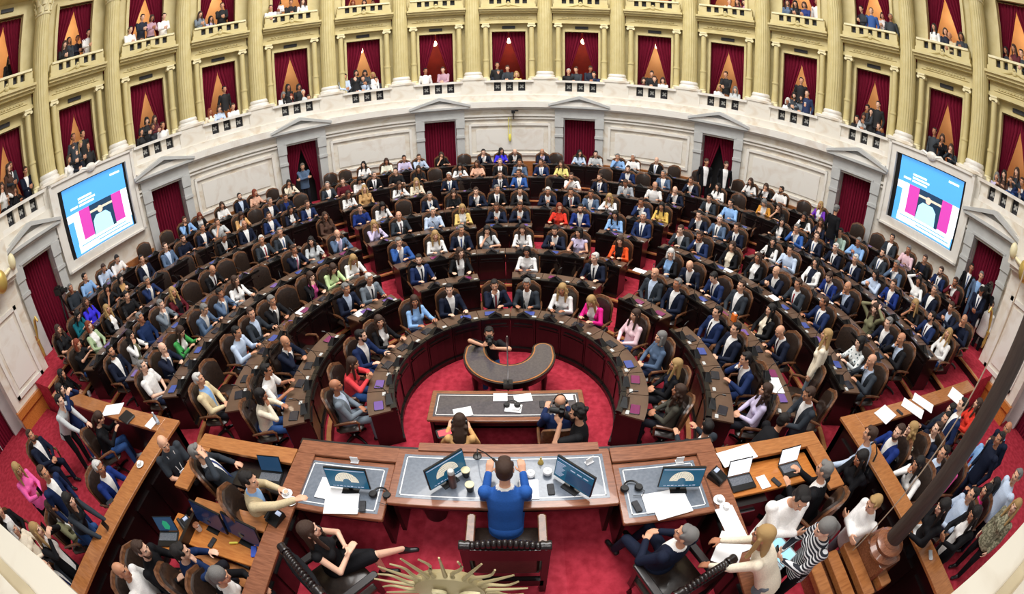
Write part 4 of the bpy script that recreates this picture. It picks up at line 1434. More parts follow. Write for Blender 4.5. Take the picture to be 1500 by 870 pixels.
# carved presiding chairs
def carved_chair(label, loc, rz, w=.66, hb=1.28):
    t = thing('carved_chair', label, 'chair', loc, rz, 'carved rostrum chairs')
    MB().rbox(-w / 2, w / 2, -.27, .28, .38, .48, .05).obj('seat', M_LEATHER, t, True)
    MB().rbox(-w / 2 + .05, w / 2 - .05, -.31, -.24, .48, hb - .1, .03).obj('backrest', M_LEATHER, t, True)
    m = MB()
    for s in (-1, 1):
        m.box(s * w / 2 - .035, s * w / 2 + .035, -.34, -.26, 0, hb - .06)
    m.box(-w / 2, w / 2, -.35, -.3, hb - .26, hb - .04).box(-w / 2, w / 2, -.34, -.28, .2, .34)
    m.obj('back_frame', M_DARKWOOD, t)
    m = MB()
    n = 13
    for q in range(n):
        x = -w / 2 + .08 + (w - .16) * q / (n - 1)
        u = (q - (n - 1) / 2) / ((n - 1) / 2)
        m.ball((x, -.3, hb - .03 + .035 * (1 - u * u)), (w / n * .62, .045, .035 + .03 * (1 - abs(u))), 10, 6)
    m.tube([(-w / 2 + .05, -.3, hb - .05), (w / 2 - .05, -.3, hb - .05)], .032, 8)
    for s in (-1, 1):
        m.lathe([(.05, -.05), (.055, -.03), (.045, 0), (.055, .03), (.05, .05)], 12, M=Matrix.Translation((s * (w / 2 - .01), -.3, hb - .04)) @ Matrix.Rotation(PI / 2, 4, 'Y'))
    m.obj('carved_crest', M_DARKWOOD, t, True)
    for s in (-1, 1):
        MB().rbox(s * (w / 2 - .01) - .045, s * (w / 2 - .01) + .045, -.26, .3, .66, .72, .02).box(s * (w / 2 - .01) - .03, s * (w / 2 - .01) + .03, .2, .26, .3, .66).obj('armrest', M_RIM if w > .64 else M_DARKWOOD, t)
    for sx in (-1, 1):
        MB().tube([(sx * (w / 2 - .06), .22, .38), (sx * (w / 2 - .05), .24, .2), (sx * (w / 2 - .06), .23, 0)], [.04, .03, .035], 8).obj('leg', M_DARKWOOD, t, True)
    return t
carved_chair('wide carved chair with wooden crest under the person in bright blue suit', (.04, -3.2, ZD), 0, .74, 1.12)
carved_chair('carved chair under the person in sleeveless black dress', (-1.62, -3.75, ZD), R(-38), .64, 1.1)
carved_chair('carved chair under the person leaning back in navy suit, right rostrum', (1.68, -3.75, ZD), R(22), .64, 1.1)

# stenographers' table and the crescent table
t = slab_desk('clerks_table', 'long table with dark leather top between rostrum and crescent table', -1.19, 1.2, -.80, -.11, .78, 0, M_WALNUT, M_SLATE_DK, border=.08)
t = thing('crescent_table', 'crescent shaped table with leather top standing in the arena', 'table', (.03, .78, 0))
def crescent(grow):
    out, inn = [], []
    for i in range(33):
        a = R(180 + 4 + (172) * i / 32)
        out.append(((.82 + grow) * math.cos(a), .14 + (.84 + grow) * math.sin(a)))
    for i in range(25):
        a = R(352 - (164) * i / 24)
        inn.append(((.42 - grow) * math.cos(a), .34 + (.5 - grow) * math.sin(a)))
    # rounded horns
    hr = [(.61 + (.2 + grow) * math.cos(a), .29 + (.2 + grow) * math.sin(a)) for a in [R(15 + 150 * i / 8) for i in range(9)]]
    hl = [(-.61 + (.2 + grow) * math.cos(a), .29 + (.2 + grow) * math.sin(a)) for a in [R(15 + 150 * i / 8) for i in range(9)]]
    return out + hr + inn + hl
MB().prism(crescent(0), .69, .75).obj('top', M_DARKWOOD, t)
MB().prism(crescent(-.03), .75, .758).obj('gilt_border', M_OAK, t)
MB().prism(crescent(-.055), .758, .762).obj('writing_surface', M_SLATE_DK, t)
MB().prism(crescent(-.06), .58, .69).obj('apron', M_DARKWOOD, t)
for (lx, ly) in ((-.62, -.05), (.62, -.05), (-.62, .36), (.62, .36), (-.28, -.45), (.28, -.45)):
    MB().lathe([(.05, 0), (.06, .04), (.04, .08), (.05, .2), (.065, .35), (.045, .5), (.06, .58)], 12, c=(lx, ly)).obj('leg', M_DARKWOOD, t, True)
t = thing('microphone_stand', 'tall thin microphone stand between crescent table and clerks table', 'microphone', (.02, -.03, 0))
MB().box(-.075, .075, -.06, .06, .78, .9).obj('mount', M_BLACK, t)
MB().tube([(0, 0, .0), (0, 0, 1.62)], .011, 8).obj('pole', M_METAL, t, True)
MB().lathe([(.014, 1.6), (.02, 1.64), (.02, 1.74), (.012, 1.77)], 12).obj('microphone', M_METAL, t, True)

# ================================================================== staff pens beside the rostrum
def strip(mb, x0, x1, y0, y1, z, th=.05):
    return mb.rbox(x0, x1, y0, y1, z - th, z, .01)
for s in (-1, 1):
    side = 'left' if s < 0 else 'right'
    def sx(a, b):
        return sorted((s * a, s * b))
    struct(MB().box(*sx(2.5, 4.12), -6.4, -2.3, 0, .75).obj('pen_floor', M_CARPET))
    struct(MB().box(*sx(4.95, 12.2), -6.4, -2.1, 0, .55).obj('gallery_floor', M_CARPET))
    struct(MB().box(*sx(4.12, 4.95), -6.4, -2.02, 0, .25).obj('passage_floor', M_CARPET))
    t = thing('staff_counter', 'oak topped staff counter enclosing the pen %s of the rostrum' % side, 'counter', (0, 0, 0), group='staff counters')
    m = MB(); strip(m, *sx(2.56, 4.19), -2.45, -2.2, 1.5); strip(m, *sx(3.93, 4.19), -3.22, -2.45, 1.5)
    m.obj('top', M_OAK, t)
    m = MB().box(*sx(2.56, 4.12), -2.36, -2.26, 0, 1.45).box(*sx(4.06, 4.14), -3.2, -2.26, 0, 1.45)
    for q in range(4):
        m.box(*sx(2.62 + q * .38, 2.92 + q * .38), -2.28, -2.24, .2, 1.3)
    for q in range(2):
        m.box(*sx(4.12, 4.16), -3.1 + q * .45, -2.75 + q * .45, .2, 1.3)
    m.obj('panelling', M_DARKWOOD, t)
    if s < 0:
        MB().rbox(*sx(2.56, 3.4), -2.86, -2.44, 1.32, 1.36, .01).obj('shelf', M_DARKWOOD, t)
    # outer counters by the side galleries
    t = thing('gallery_counter', 'long oak topped counter edging the %s side gallery' % side, 'counter', (0, 0, 0), group='side gallery counters')
    m = MB(); strip(m, *sx(4.86, 5.2), -5.9, -2.06, 1.5); strip(m, *sx(5.2, 9.4), -2.38, -2.06, 1.5)
    m.obj('top', M_OAK, t)
    m = MB().box(*sx(4.92, 5.0), -5.9, -2.1, 0, 1.45).box(*sx(4.92, 9.4), -2.2, -2.1, 0, 1.45)
    for q in range(7):
        m.box(*sx(4.88, 4.93), -5.8 + q * .52, -5.4 + q * .52, .4, 1.25)
        m.box(*sx(4.86, 4.93), -5.75 + q * .52, -5.45 + q * .52, .26, .29)
        m.box(*sx(4.86, 4.93), -5.75 + q * .52, -5.45 + q * .52, .18, .21)
    m.obj('panelling', M_DARKWOOD, t)

# left pen inner desk with monitors, right pen shelf with laptops
t = thing('operator_desk', 'low oak operator desk with monitors in the left staff pen', 'desk', (-3.11, -3.7, .75))
MB().rbox(-.6, .58, .2, .42, .7, .75, .01).obj('upper_shelf', M_OAK, t)
MB().rbox(-.6, .58, -.2, .2, .52, .56, .01).obj('top', M_OAK_ORANGE, t)
MB().rbox(-.6, .5, -.46, -.2, .42, .45, .01).obj('keyboard_tray', M_OAK, t)
m = MB().box(-.6, -.55, -.4, .4, 0, .7).box(.53, .58, -.4, .4, 0, .7).box(-.6, .58, .36, .4, 0, .7)
m.obj('panelling', M_DARKWOOD, t)
t = thing('side_table', 'small oak side table with telephone left of the operator monitors', 'table', (-3.91, -3.8, .75))
MB().rbox(-.19, .18, -.32, .3, .5, .54, .01).obj('top', M_OAK_ORANGE, t)
MB().box(-.15, .14, -.28, .26, 0, .5).obj('cabinet', M_DARKWOOD, t)
t = thing('laptop_shelf', 'orange oak shelf carrying two laptops in the right staff pen', 'desk', (3.25, -2.72, .75))
MB().rbox(-.68, .68, -.2, .27, .6, .64, .01).obj('top', M_OAK_ORANGE, t)
MB().box(-.66, -.16, -.3, .2, 0, .56).obj('drawer_unit', M_DARKWOOD, t)
MB().rbox(-.6, -.3, -.33, -.3, .42, .45, .01).obj('drawer_handle', M_METAL, t)
MB().box(.6, .66, -.18, .24, 0, .6).obj('side_panel', M_DARKWOOD, t)

# ================================================================== foreground: emblem, pole, stand
t = thing('sun_emblem', 'gilt sun emblem with wavy rays mounted below the viewpoint', 'emblem', (-.09, -4.8, 3.86))
disc = MB().lathe([(.0, -.03), (.125, -.03), (.135, -.01), (.125, .012), (.09, .02), (.0, .022)], 40, M=Matrix.Rotation(-PI / 2, 4, 'X') @ Matrix.Scale(-1, 4, (0, 0, 1)) @ Matrix.Rotation(0, 4, 'Z')).obj('disc', M_GOLD, t, True)
for q in range(26):
    a = 2 * PI * (q + .5) / 26
    d = Vector((math.cos(a), 0, math.sin(a)))
    n = Vector((-math.sin(a), 0, math.cos(a)))
    L = .27 if q % 2 == 0 else .255
    pts, rad = [], []
    for i in range(9):
        u = i / 8
        off = .012 * math.sin(u * 2.2 * PI) if q % 2 else 0
        pts.append(d * (.115 + (L - .11) * u) + n * off)
        rad.append(.0092 * (1 - u * .62))
    MB().tube(pts, rad, 8).obj('ray', M_GOLD, t, True)
for ch, x in (('R', -.062), ('C', .03)):
    cu = bpy.data.curves.new('letter', 'FONT'); cu.body = ch; cu.size = .125; cu.extrude = .006
    tmp = bpy.data.objects.new('tmp', cu); COL.objects.link(tmp)
    dg = bpy.context.evaluated_depsgraph_get()
    me = bpy.data.meshes.new_from_object(tmp.evaluated_get(dg)); bpy.data.objects.remove(tmp)
    me.materials.clear(); me.materials.append(M_CREAM_LIGHT)
    o = link('letter', me, t, Matrix.Translation((x, -.034, -.022)) @ Matrix.Rotation(PI / 2, 4, 'X'))
MB().box(-.03, .03, -.02, .02, -.4, -.1).obj('support', M_GOLD, t)

t = thing('pole_stand', 'stepped carved wooden stand at the foot of the dark pole', 'stand', (4.12, -4.32, 0))
m = MB().box(-.62, .32, -.42, .36, 0, 1.0)
m.obj('cabinet', M_WALNUT, t)
for q in range(4):
    MB().rbox(-.66 + q * .24, -.48 + q * .24, -.46, .38, 1.0 + q * .07, 1.1 + q * .08, .02).obj('slat', M_OAK, t)
MB().rbox(.0, .4, -.28, .28, 1.1, 1.5, .04).lathe([(.24, 1.5), (.26, 1.55), (.2, 1.6), (.22, 1.66), (.14, 1.7)], 20, c=(.16, -.02)).obj('socket', M_WALNUT, t, True)
t = thing('dark_pole', 'thick dark brown pole rising from the carved stand', 'pole', (4.28, -4.34, 1.6))
MB().lathe([(.125, 0), (.115, .6), (.105, 1.6), (.1, 3.6), (.1, 5.0)], 20).obj('shaft', noise_mat('pole_bronze', (58, 48, 44), (70, 60, 54), 8, .5, 4, (6, 6, .6)), t, True)
MB().lathe([(.16, -.06), (.17, 0), (.14, .06), (.15, .1), (.12, .14)], 20).obj('collar', M_WALNUT, t, True)
t = thing('stay_cable', 'thin pale cable stretched beside the dark pole', 'cable', (0, 0, 0))
MB().tube([(4.0, -4.1, 1.3), (4.05, -4.12, 3.0), (4.1, -4.14, 5.5)], .008, 6).obj('strand', mat('cable_sheath', (178, 158, 136), .5), t)

struct(MB().box(-.32, .14, -6.6, -4.76, 3.25, 3.46).obj('parapet_wall', M_MARBLE_W))
# ================================================================== people
SKINS = [(224, 172, 142), (214, 160, 130), (232, 186, 160), (198, 142, 110), (180, 122, 92)]
HAIRC = {'k': (24, 20, 20), 'b': (62, 42, 32), 'l': (176, 142, 92), 'g': (122, 120, 118), 'w': (206, 204, 200), 'r': (128, 56, 32), 'o': (96, 84, 76)}
CLOTH = dict(navy=(21, 28, 48), blue=(28, 44, 84), royal=(28, 50, 118), bright=(50, 90, 158), presblue=(42, 90, 166), slate=(86, 106, 134), grey=(116, 126, 136), lightgrey=(168, 174, 182),
             charcoal=(48, 54, 62), black=(20, 20, 24), white=(240, 238, 236), cream=(238, 226, 204), palecream=(240, 238, 220), lilac=(208, 198, 228), paleblue=(196, 212, 236),
             skyblue=(142, 182, 230), palegrey=(200, 204, 206), palegreen=(190, 216, 200), palepink=(242, 206, 214), hotpink=(238, 40, 146), coral=(216, 66, 72), orange=(244, 92, 40),
             red=(228, 62, 46), yellow=(242, 228, 140), mustard=(238, 198, 104), lime=(208, 232, 172), green=(70, 164, 84), teal=(20, 104, 118), violet=(62, 52, 220),
             purple=(120, 60, 184), maroon=(92, 22, 34), brown=(82, 58, 48), olive=(128, 126, 96), olivedark=(72, 70, 62), sage=(172, 192, 152), tan=(218, 170, 112),
             camel=(190, 150, 100), wheat=(228, 198, 120), ochre=(218, 152, 60), beige=(216, 198, 160), blush=(226, 178, 152), mauve=(190, 152, 168), denim=(48, 80, 134),
             navysweater=(24, 44, 84), floral=(214, 220, 222), pink=(236, 100, 170), magenta=(226, 50, 130))

def ortho(d):
    d = Vector(d).normalized()
    a = d.cross(Vector((0, 0, 1)))
    if a.length < 1e-4:
        a = Vector((1, 0, 0))
    a.normalize()
    return a, d.cross(a).normalized()

class Blob(MB):
    def cap(self, a, b, ra, rb, seg=10):
        a, b = Vector(a), Vector(b)
        d = b - a
        if d.length < 1e-5:
            d = Vector((0, 0, .001))
        dn = d.normalized()
        u, w = ortho(dn)
        v, f = [], []
        rows = [(a, ra, t) for t in (-80, -50, -20)] + [(b, rb, t) for t in (20, 50, 80)]
        for c, r, t in rows:
            h, q = math.sin(R(t)) * r, math.cos(R(t)) * r
            for i in range(seg):
                an = 2 * PI * i / seg
                v.append(c + dn * h + u * (q * math.cos(an)) + w * (q * math.sin(an)))
        for k in range(5):
            f += [(k * seg + i, k * seg + (i + 1) % seg, k * seg + seg + (i + 1) % seg, k * seg + seg + i) for i in range(seg)]
        f += [tuple(reversed(range(seg))), tuple(5 * seg + i for i in range(seg))]
        return self.add(v, f)
    def loft(self, secs, M, seg=18):
        """secs: (y, z, rx, ry) ellipses across z in a local frame"""
        v, f = [], []
        for (y, z, rx, ry) in secs:
            for i in range(seg):
                a = 2 * PI * i / seg
                v.append(M @ Vector((rx * math.cos(a), y + ry * math.sin(a), z)))
        for k in range(len(secs) - 1):
            f += [(k * seg + i, k * seg + (i + 1) % seg, k * seg + seg + (i + 1) % seg, k * seg + seg + i) for i in range(seg)]
        f += [tuple(reversed(range(seg))), tuple((len(secs) - 1) * seg + i for i in range(seg))]
        return self.add(v, f)
    def eball(self, c, r, M=None, seg=14, rings=9):
        n = len(self.v)
        self.ball(c, r, seg, rings)
        if M is not None:
            self.v[n:] = [tuple(M @ Vector(p)) for p in self.v[n:]]
        return self
    def remesh(self, name, m, voxel, smooth=2, dec=.4):
        me = bpy.data.meshes.new('tmp')
        me.from_pydata(self.v, [], self.f)
        bm = bmesh.new(); bm.from_mesh(me)
        bmesh.ops.recalc_face_normals(bm, faces=bm.faces)
        bm.to_mesh(me); bm.free()
        o = bpy.data.objects.new('tmp', me)
        COL.objects.link(o)
        md = o.modifiers.new('r', 'REMESH'); md.mode = 'VOXEL'; md.voxel_size = voxel
        if smooth:
            ms = o.modifiers.new('s', 'SMOOTH'); ms.iterations = smooth; ms.factor = .5
        if dec < 1:
            mdd = o.modifiers.new('d', 'DECIMATE'); mdd.ratio = dec
        dg = bpy.context.evaluated_depsgraph_get()
        out = bpy.data.meshes.new_from_object(o.evaluated_get(dg))
        bpy.data.objects.remove(o); bpy.data.meshes.remove(me)
        out.name = name
        out.materials.clear(); out.materials.append(m)
        for p in out.polygons:
            p.use_smooth = True
        return out

# --- materials of the figures
def skin_material():
    m = mat('skin', (220, 170, 140), .5, spec=.35)
    nt = m.node_tree
    b = nt.nodes['Principled BSDF']
    N, L = nt.nodes.new, nt.links.new
    oi = N('ShaderNodeObjectInfo')
    at = N('ShaderNodeAttribute'); at.attribute_name = 'headco'
    sp = N('ShaderNodeSeparateXYZ'); L(at.outputs['Vector'], sp.inputs[0])
    def mth(op, a, b_=None):
        n = N('ShaderNodeMath'); n.operation = op
        for i, q in enumerate((a, b_)):
            if q is None:
                continue
            if isinstance(q, (int, float)):
                n.inputs[i].default_value = q
            else:
                L(q, n.inputs[i])
        return n.outputs[0]
    ax = mth('ABSOLUTE', sp.outputs[0])
    front = mth('MULTIPLY', mth('GREATER_THAN', sp.outputs[1], .045), mth('LESS_THAN', sp.outputs[1], .125))
    def spot(x, cx, rx, cz, rz):
        e = mth('ADD', mth('POWER', mth('DIVIDE', mth('SUBTRACT', x, cx), rx), 2), mth('POWER', mth('DIVIDE', mth('SUBTRACT', sp.outputs[2], cz), rz), 2))
        return mth('MULTIPLY', mth('LESS_THAN', e, 1), front)
    col = oi.outputs['Color']
    for (x, cx, rx, cz, rz, c) in ((ax, .032, .02, .036, .006, (52, 34, 26)), (ax, .031, .014, .014, .0065, (238, 234, 230)), (ax, .031, .0065, .014, .0065, (30, 20, 16)), (sp.outputs[0], 0, .024, -.055, .0085, (156, 78, 74))):
        mx = N('ShaderNodeMix'); mx.data_type = 'RGBA'
        L(spot(x, cx, rx, cz, rz), mx.inputs['Factor']); L(col, mx.inputs['A']); mx.inputs['B'].default_value = (*lin(c), 1)
        col = mx.outputs['Result']
    L(col, b.inputs['Base Color'])
    return m
M_SKIN = skin_material()
M_HAIR = tint_mat('hair', .55, .5, 40, .4, (14, 14, 2))
M_SUIT = tint_mat('wool', .8, .12, 70, .2)
M_SHIRT = tint_mat('cotton', .75, .12, 30, .25)
M_TROUSER = tint_mat('trouser_cloth', .8, .12, 50, .2)
M_SHOE = tint_mat('shoe_leather', .35, .0, 30, .5)

def pattern_mat(name, kind):
    m = mat(name, (240, 240, 240), .75)
    nt = m.node_tree; b = nt.nodes['Principled BSDF']
    tc = nt.nodes.new('ShaderNodeTexCoord')
    cr = nt.nodes.new('ShaderNodeValToRGB'); cr.color_ramp.interpolation = 'CONSTANT'
    if kind == 'stripe':
        t = nt.nodes.new('ShaderNodeTexWave'); t.inputs['Scale'].default_value = 9; t.bands_direction = 'Z'; out = t.outputs['Fac']
        t.inputs['Distortion'].default_value = 1.5
        e = [(0, (28, 32, 44)), (.62, (222, 224, 228))]
    elif kind == 'floral':
        t = nt.nodes.new('ShaderNodeTexVoronoi'); t.inputs['Scale'].default_value = 16; out = t.outputs['Distance']
        e = [(0, (40, 70, 80)), (.28, (226, 230, 230))]
    elif kind == 'bold':
        t = nt.nodes.new('ShaderNodeTexVoronoi'); t.inputs['Scale'].default_value = 9; out = t.outputs['Distance']
        e = [(0, (226, 220, 190)), (.24, (18, 18, 20))]
    else:
        t = nt.nodes.new('ShaderNodeTexNoise'); t.inputs['Scale'].default_value = 26; out = t.outputs['Fac']
        e = [(0, (112, 110, 88)), (.5, (168, 164, 138))]
    nt.links.new(tc.outputs['Object'], t.inputs['Vector'])
    nt.links.new(out, cr.inputs[0])
    cr.color_ramp.elements[0].position = 0; cr.color_ramp.elements[0].color = (*lin(e[0][1]), 1)
    cr.color_ramp.elements[1].position = e[1][0]; cr.color_ramp.elements[1].color = (*lin(e[1][1]), 1)
    nt.links.new(cr.outputs[0], b.inputs['Base Color'])
    return m
PATTERN = {k: pattern_mat('cloth_' + k, k) for k in ('stripe', 'floral', 'bold', 'fleck')}

def ik(sh, wr, pole, l1=.285, l2=.25):
    sh, wr, pole = Vector(sh), Vector(wr), Vector(pole)
    d = wr - sh
    L = min(d.length, (l1 + l2) * .995)
    dn = d.normalized()
    wr = sh + dn * L
    x = (l1 * l1 - l2 * l2 + L * L) / (2 * L)
    h = math.sqrt(max(0, l1 * l1 - x * x))
    p = pole - sh
    p = (p - dn * p.dot(dn))
    p = p.normalized() if p.length > 1e-4 else Vector((0, 0, -1))
    return sh + dn * x + p * h, wr

def hand(bl, wr, d, n, thumb, curl):
    """palm from the wrist along d, palm facing n, thumb on the side 'thumb'"""
    d = Vector(d).normalized(); n = Vector(n); n = (n - d * n.dot(d)).normalized(); t = Vector(thumb); t = (t - d * t.dot(d) - n * t.dot(n))
    t = t.normalized() if t.length > 1e-4 else d.cross(n)
    k = wr + d * .085
    for u in (-.03, -.01, .01, .03):
        bl.cap(wr + t * u * .55 + d * .01, k + t * u, .0155, .0135, 8)
    for i, (u, L) in enumerate(((.031, .068), (.0105, .078), (-.0105, .072), (-.031, .056))):
        p, dd = k + t * u, d.copy()
        for j, fr in enumerate((.45, .3, .25)):
            ang = curl * (.55, .9, .7)[j]
            dd = (dd * math.cos(ang) + n * math.sin(ang)).normalized()
            q = p + dd * L * fr
            bl.cap(p, q, .0105 - .001 * j, .0098 - .001 * j, 8)
            p = q
    p = wr + d * .025 + t * .024
    q = p + (t * .75 + d * .6 + n * .35).normalized() * .042
    bl.cap(p, q, .0145, .0115, 8)
    bl.cap(q, q + (d * .85 + t * .25 + n * .4).normalized() * .034, .0112, .0095, 8)

def head_mesh(bl, H, f=1.0):
    M = H
    bl.eball((0, -.012, .035), (.077 * f, .096, .088), M)
    bl.eball((0, .018, -.012), (.068 * f, .075, .088), M)
    bl.eball((0, .042, -.07), (.044 * f, .043, .04), M)
    bl.eball((0, .066, -.092), (.022, .02, .018), M)
    for s in (-1, 1):
        bl.eball((s * .04, .05, -.015), (.026, .03, .026), M, 10, 6)
        bl.eball((s * .031, .078, .035), (.024, .014, .0085), M, 8, 6)
        bl.eball((s * .079 * f, -.012, .0), (.012, .022, .032), M, 8, 6)
    bl.cap(M @ Vector((0, .083, .022)), M @ Vector((0, .1, -.018)), .0085, .0125, 8)
    bl.eball((0, .094, -.026), (.0175, .012, .009), M, 8, 6)
    bl.eball((0, .082, -.055), (.025, .011, .012), M, 8, 6)

class Pose:
    pass
POSES = {}

def make_pose(key, seated, lean=8, wl=None, wr=None, pl=(-.4, -.1, .5), pr=(.4, -.1, .5), head=(0, 0, 0), sex='m', hl=None, hr=None, curl=.5, legs=0, twist=0, big=False):
    P = Pose(); P.key = key; P.sex = sex; P.seated = seated
    fem = sex == 'w'
    k = .87 if fem else 1.0
    sc = .95 if fem else 1.0
    pz = .515 if seated else .94 * sc
    T = Matrix.Translation((0, 0, pz)) @ Matrix.Rotation(R(twist), 4, 'Z') @ Matrix.Rotation(-R(lean), 4, 'X')
    P.T = T
    tz = .96 if fem else 1.0
    shl = [T @ Vector((s * .185 * k, -.005, .445 * tz)) for s in (-1, 1)]
    nb = T @ Vector((0, .005, .53 * tz))
    Hm = Matrix.Translation(nb) @ Matrix.Rotation(R(twist), 4, 'Z') @ Matrix.Rotation(R(head[0]), 4, 'Z') @ Matrix.Rotation(-R(head[1] + lean * .25), 4, 'X') @ Matrix.Rotation(R(head[2]), 4, 'Y') @ Matrix.Translation((0, .03, .165))
    P.H = Hm
    arms = []
    for s, sh, w_, pole in ((-1, shl[0], wl, pl), (1, shl[1], wr, pr)):
        w_ = Vector(w_) if w_ is not None else sh + Vector((s * .05, .04, -.5))
        el, w2 = ik(sh, w_, pole, .285 * sc, .25 * sc)
        arms.append((s, sh, el, w2))
    # legs
    hips = [T @ Vector((s * .09, 0, -.02)) for s in (-1, 1)]
    if seated:
        hips = [Vector((s * .09, 0, pz - .02)) for s in (-1, 1)]
        if legs == 0:
            knees = [Vector((s * .12, .42, pz - .01)) for s in (-1, 1)]; ank = [Vector((s * .12, .42, .09)) for s in (-1, 1)]
        elif legs == 1:
            knees = [Vector((s * .15, .42, pz)) for s in (-1, 1)]; ank = [Vector((s * .13, .55, .09)) for s in (-1, 1)]
        else:
            knees = [Vector((-.06, .43, pz)), Vector((.0, .46, pz + .1))]; ank = [Vector((-.08, .44, .09)), Vector((-.2, .72, .34))]
    else:
        knees = [Vector((s * .105, .03, .5 * sc)) for s in (-1, 1)]; ank = [Vector((s * .11, -.02, .09)) for s in (-1, 1)]
    # ---- continuous body
    b = Blob()
    b.loft([(0, -.12, .14 * k, .1), (0, 0, .15, .105), (0, .14, .135 * k, .095), (0, .3, .155 * k, .105), (0, .42 * tz, .15 * k, .09), (0, .49 * tz, .08, .06), (0, .53 * tz, .05, .05)], T)
    b.cap(nb - Vector((0, 0, .06)), Hm @ Vector((0, -.02, -.05)), .056 * k, .054 * k)
    head_mesh(b, Hm, .96 if fem else 1.0)
    for (s, sh, el, w2) in arms:
        b.cap(sh, el, .052 * k, .042 * k); b.cap(el, w2, .042 * k, .029 * k)
        hd = hl if s < 0 else hr
        fd = (w2 - el).normalized()
        if hd is None:
            n = Vector((0, 0, -1)) if abs(fd.z) < .8 else Vector((-s, 0, 0))
            th = Vector((-s, .2, 0)) if abs(fd.z) < .8 else Vector((0, 1, 0))
            hand(b, w2, fd, n, th, curl)
        else:
            hand(b, w2, hd[0], hd[1], hd[2], hd[3] if len(hd) > 3 else curl)
    for h, kn, an in zip(hips, knees, ank):
        b.cap(h, kn, .078, .056); b.cap(kn, an, .054, .036)
        b.cap(an - Vector((0, .03, .04)), an + Vector((0, .15, -.055)), .036, .026)
    P.body = b.remesh('body', M_SKIN, .0075, 1, .16 if big else .1)
    inv = Hm.inverted()
    at = P.body.attributes.new('headco', 'FLOAT_VECTOR', 'POINT')
    co = np.empty(len(P.body.vertices) * 3, dtype=np.float32)
    P.body.vertices.foreach_get('co', co)
    co = co.reshape(-1, 3)
    A = np.array(inv)
    hc = co @ A[:3, :3].T + A[:3, 3]
    at.data.foreach_set('vector', hc.astype(np.float32).ravel())
    # ---- clothes
    def torso(g=0.0, low=-.16):
        c = Blob()
        wst = .142 if fem else .158
        c.loft([(0, low, (.175 if not fem else .17) + g, .125 + g), (0, -.02, .168 + g, .125 + g), (0, .14, wst + g, .112 + g), (0, .3, .172 * k + g, .122 + g), (0, .41 * tz, .172 * k + g, .108 + g), (0, .475 * tz, .115 * k + g, .082 + g), (0, .525 * tz, .066 + g * .5, .064 + g * .5)], T)
        if fem:
            for s in (-1, 1):
                c.eball((s * .072, .085, .3), (.068, .06, .07), T, 10, 7)
        for (s, sh, el, w2) in arms:
            c.eball((0, 0, 0), (.066 * k + g,) * 3, Matrix.Translation(sh), 12, 8)
        return c
    c = torso(.006)
    for (s, sh, el, w2) in arms:
        c.cap(sh, el, .064 * k + .004, .056 * k); c.cap(el, w2 + (el - w2).normalized() * .012, .057 * k, .042 * k)
    P.top_long = c.remesh('top', M_SUIT, .013, 3, .45)
    P.torso_fn, P.arms, P.knees, P.ank, P.hips, P.k = torso, arms, knees, ank, hips, k
    P.tz = tz
    l = Blob()
    if seated:
        l.eball((0, -.01, pz - .02), (.18, .15, .115))
    else:
        l.loft([(0, -.2, .15, .11), (0, -.08, .172, .125), (0, .05, .16, .115), (0, .12, .15 * k, .105)], T)
    for h, kn, an in zip(hips, knees, ank):
        l.cap(h, kn, .094, .07); l.cap(kn, an, .068, .055)
    P.trousers = l.remesh('trousers', M_TROUSER, .016, 3, .45)
    P.shoes = []
    for an, kn in zip(ank, knees):
        f = Blob()
        fw = Vector((0, 1, 0))
        f.cap(an + Vector((0, -.035, -.045)), an + fw * .15 + Vector((0, 0, -.058)), .043, .034)
        f.cap(an + Vector((0, 0, -.01)), an + fw * .06 + Vector((0, 0, -.045)), .042, .038)
        P.shoes.append(f.remesh('shoe', M_SHOE, .012, 1, .5))
    P.cache = {}
    POSES[key] = P
    return P

def short_top(P, sleeves=True):
    key = 'short' if sleeves else 'bare'
    if key not in P.cache:
        c = P.torso_fn(.005)
        if sleeves:
            for (s, sh, el, w2) in P.arms:
                c.cap(sh, sh.lerp(el, .72), .068 * P.k, .064 * P.k)
        P.cache[key] = c.remesh('top', M_SHIRT, .013, 3, .45)
    return P.cache[key]

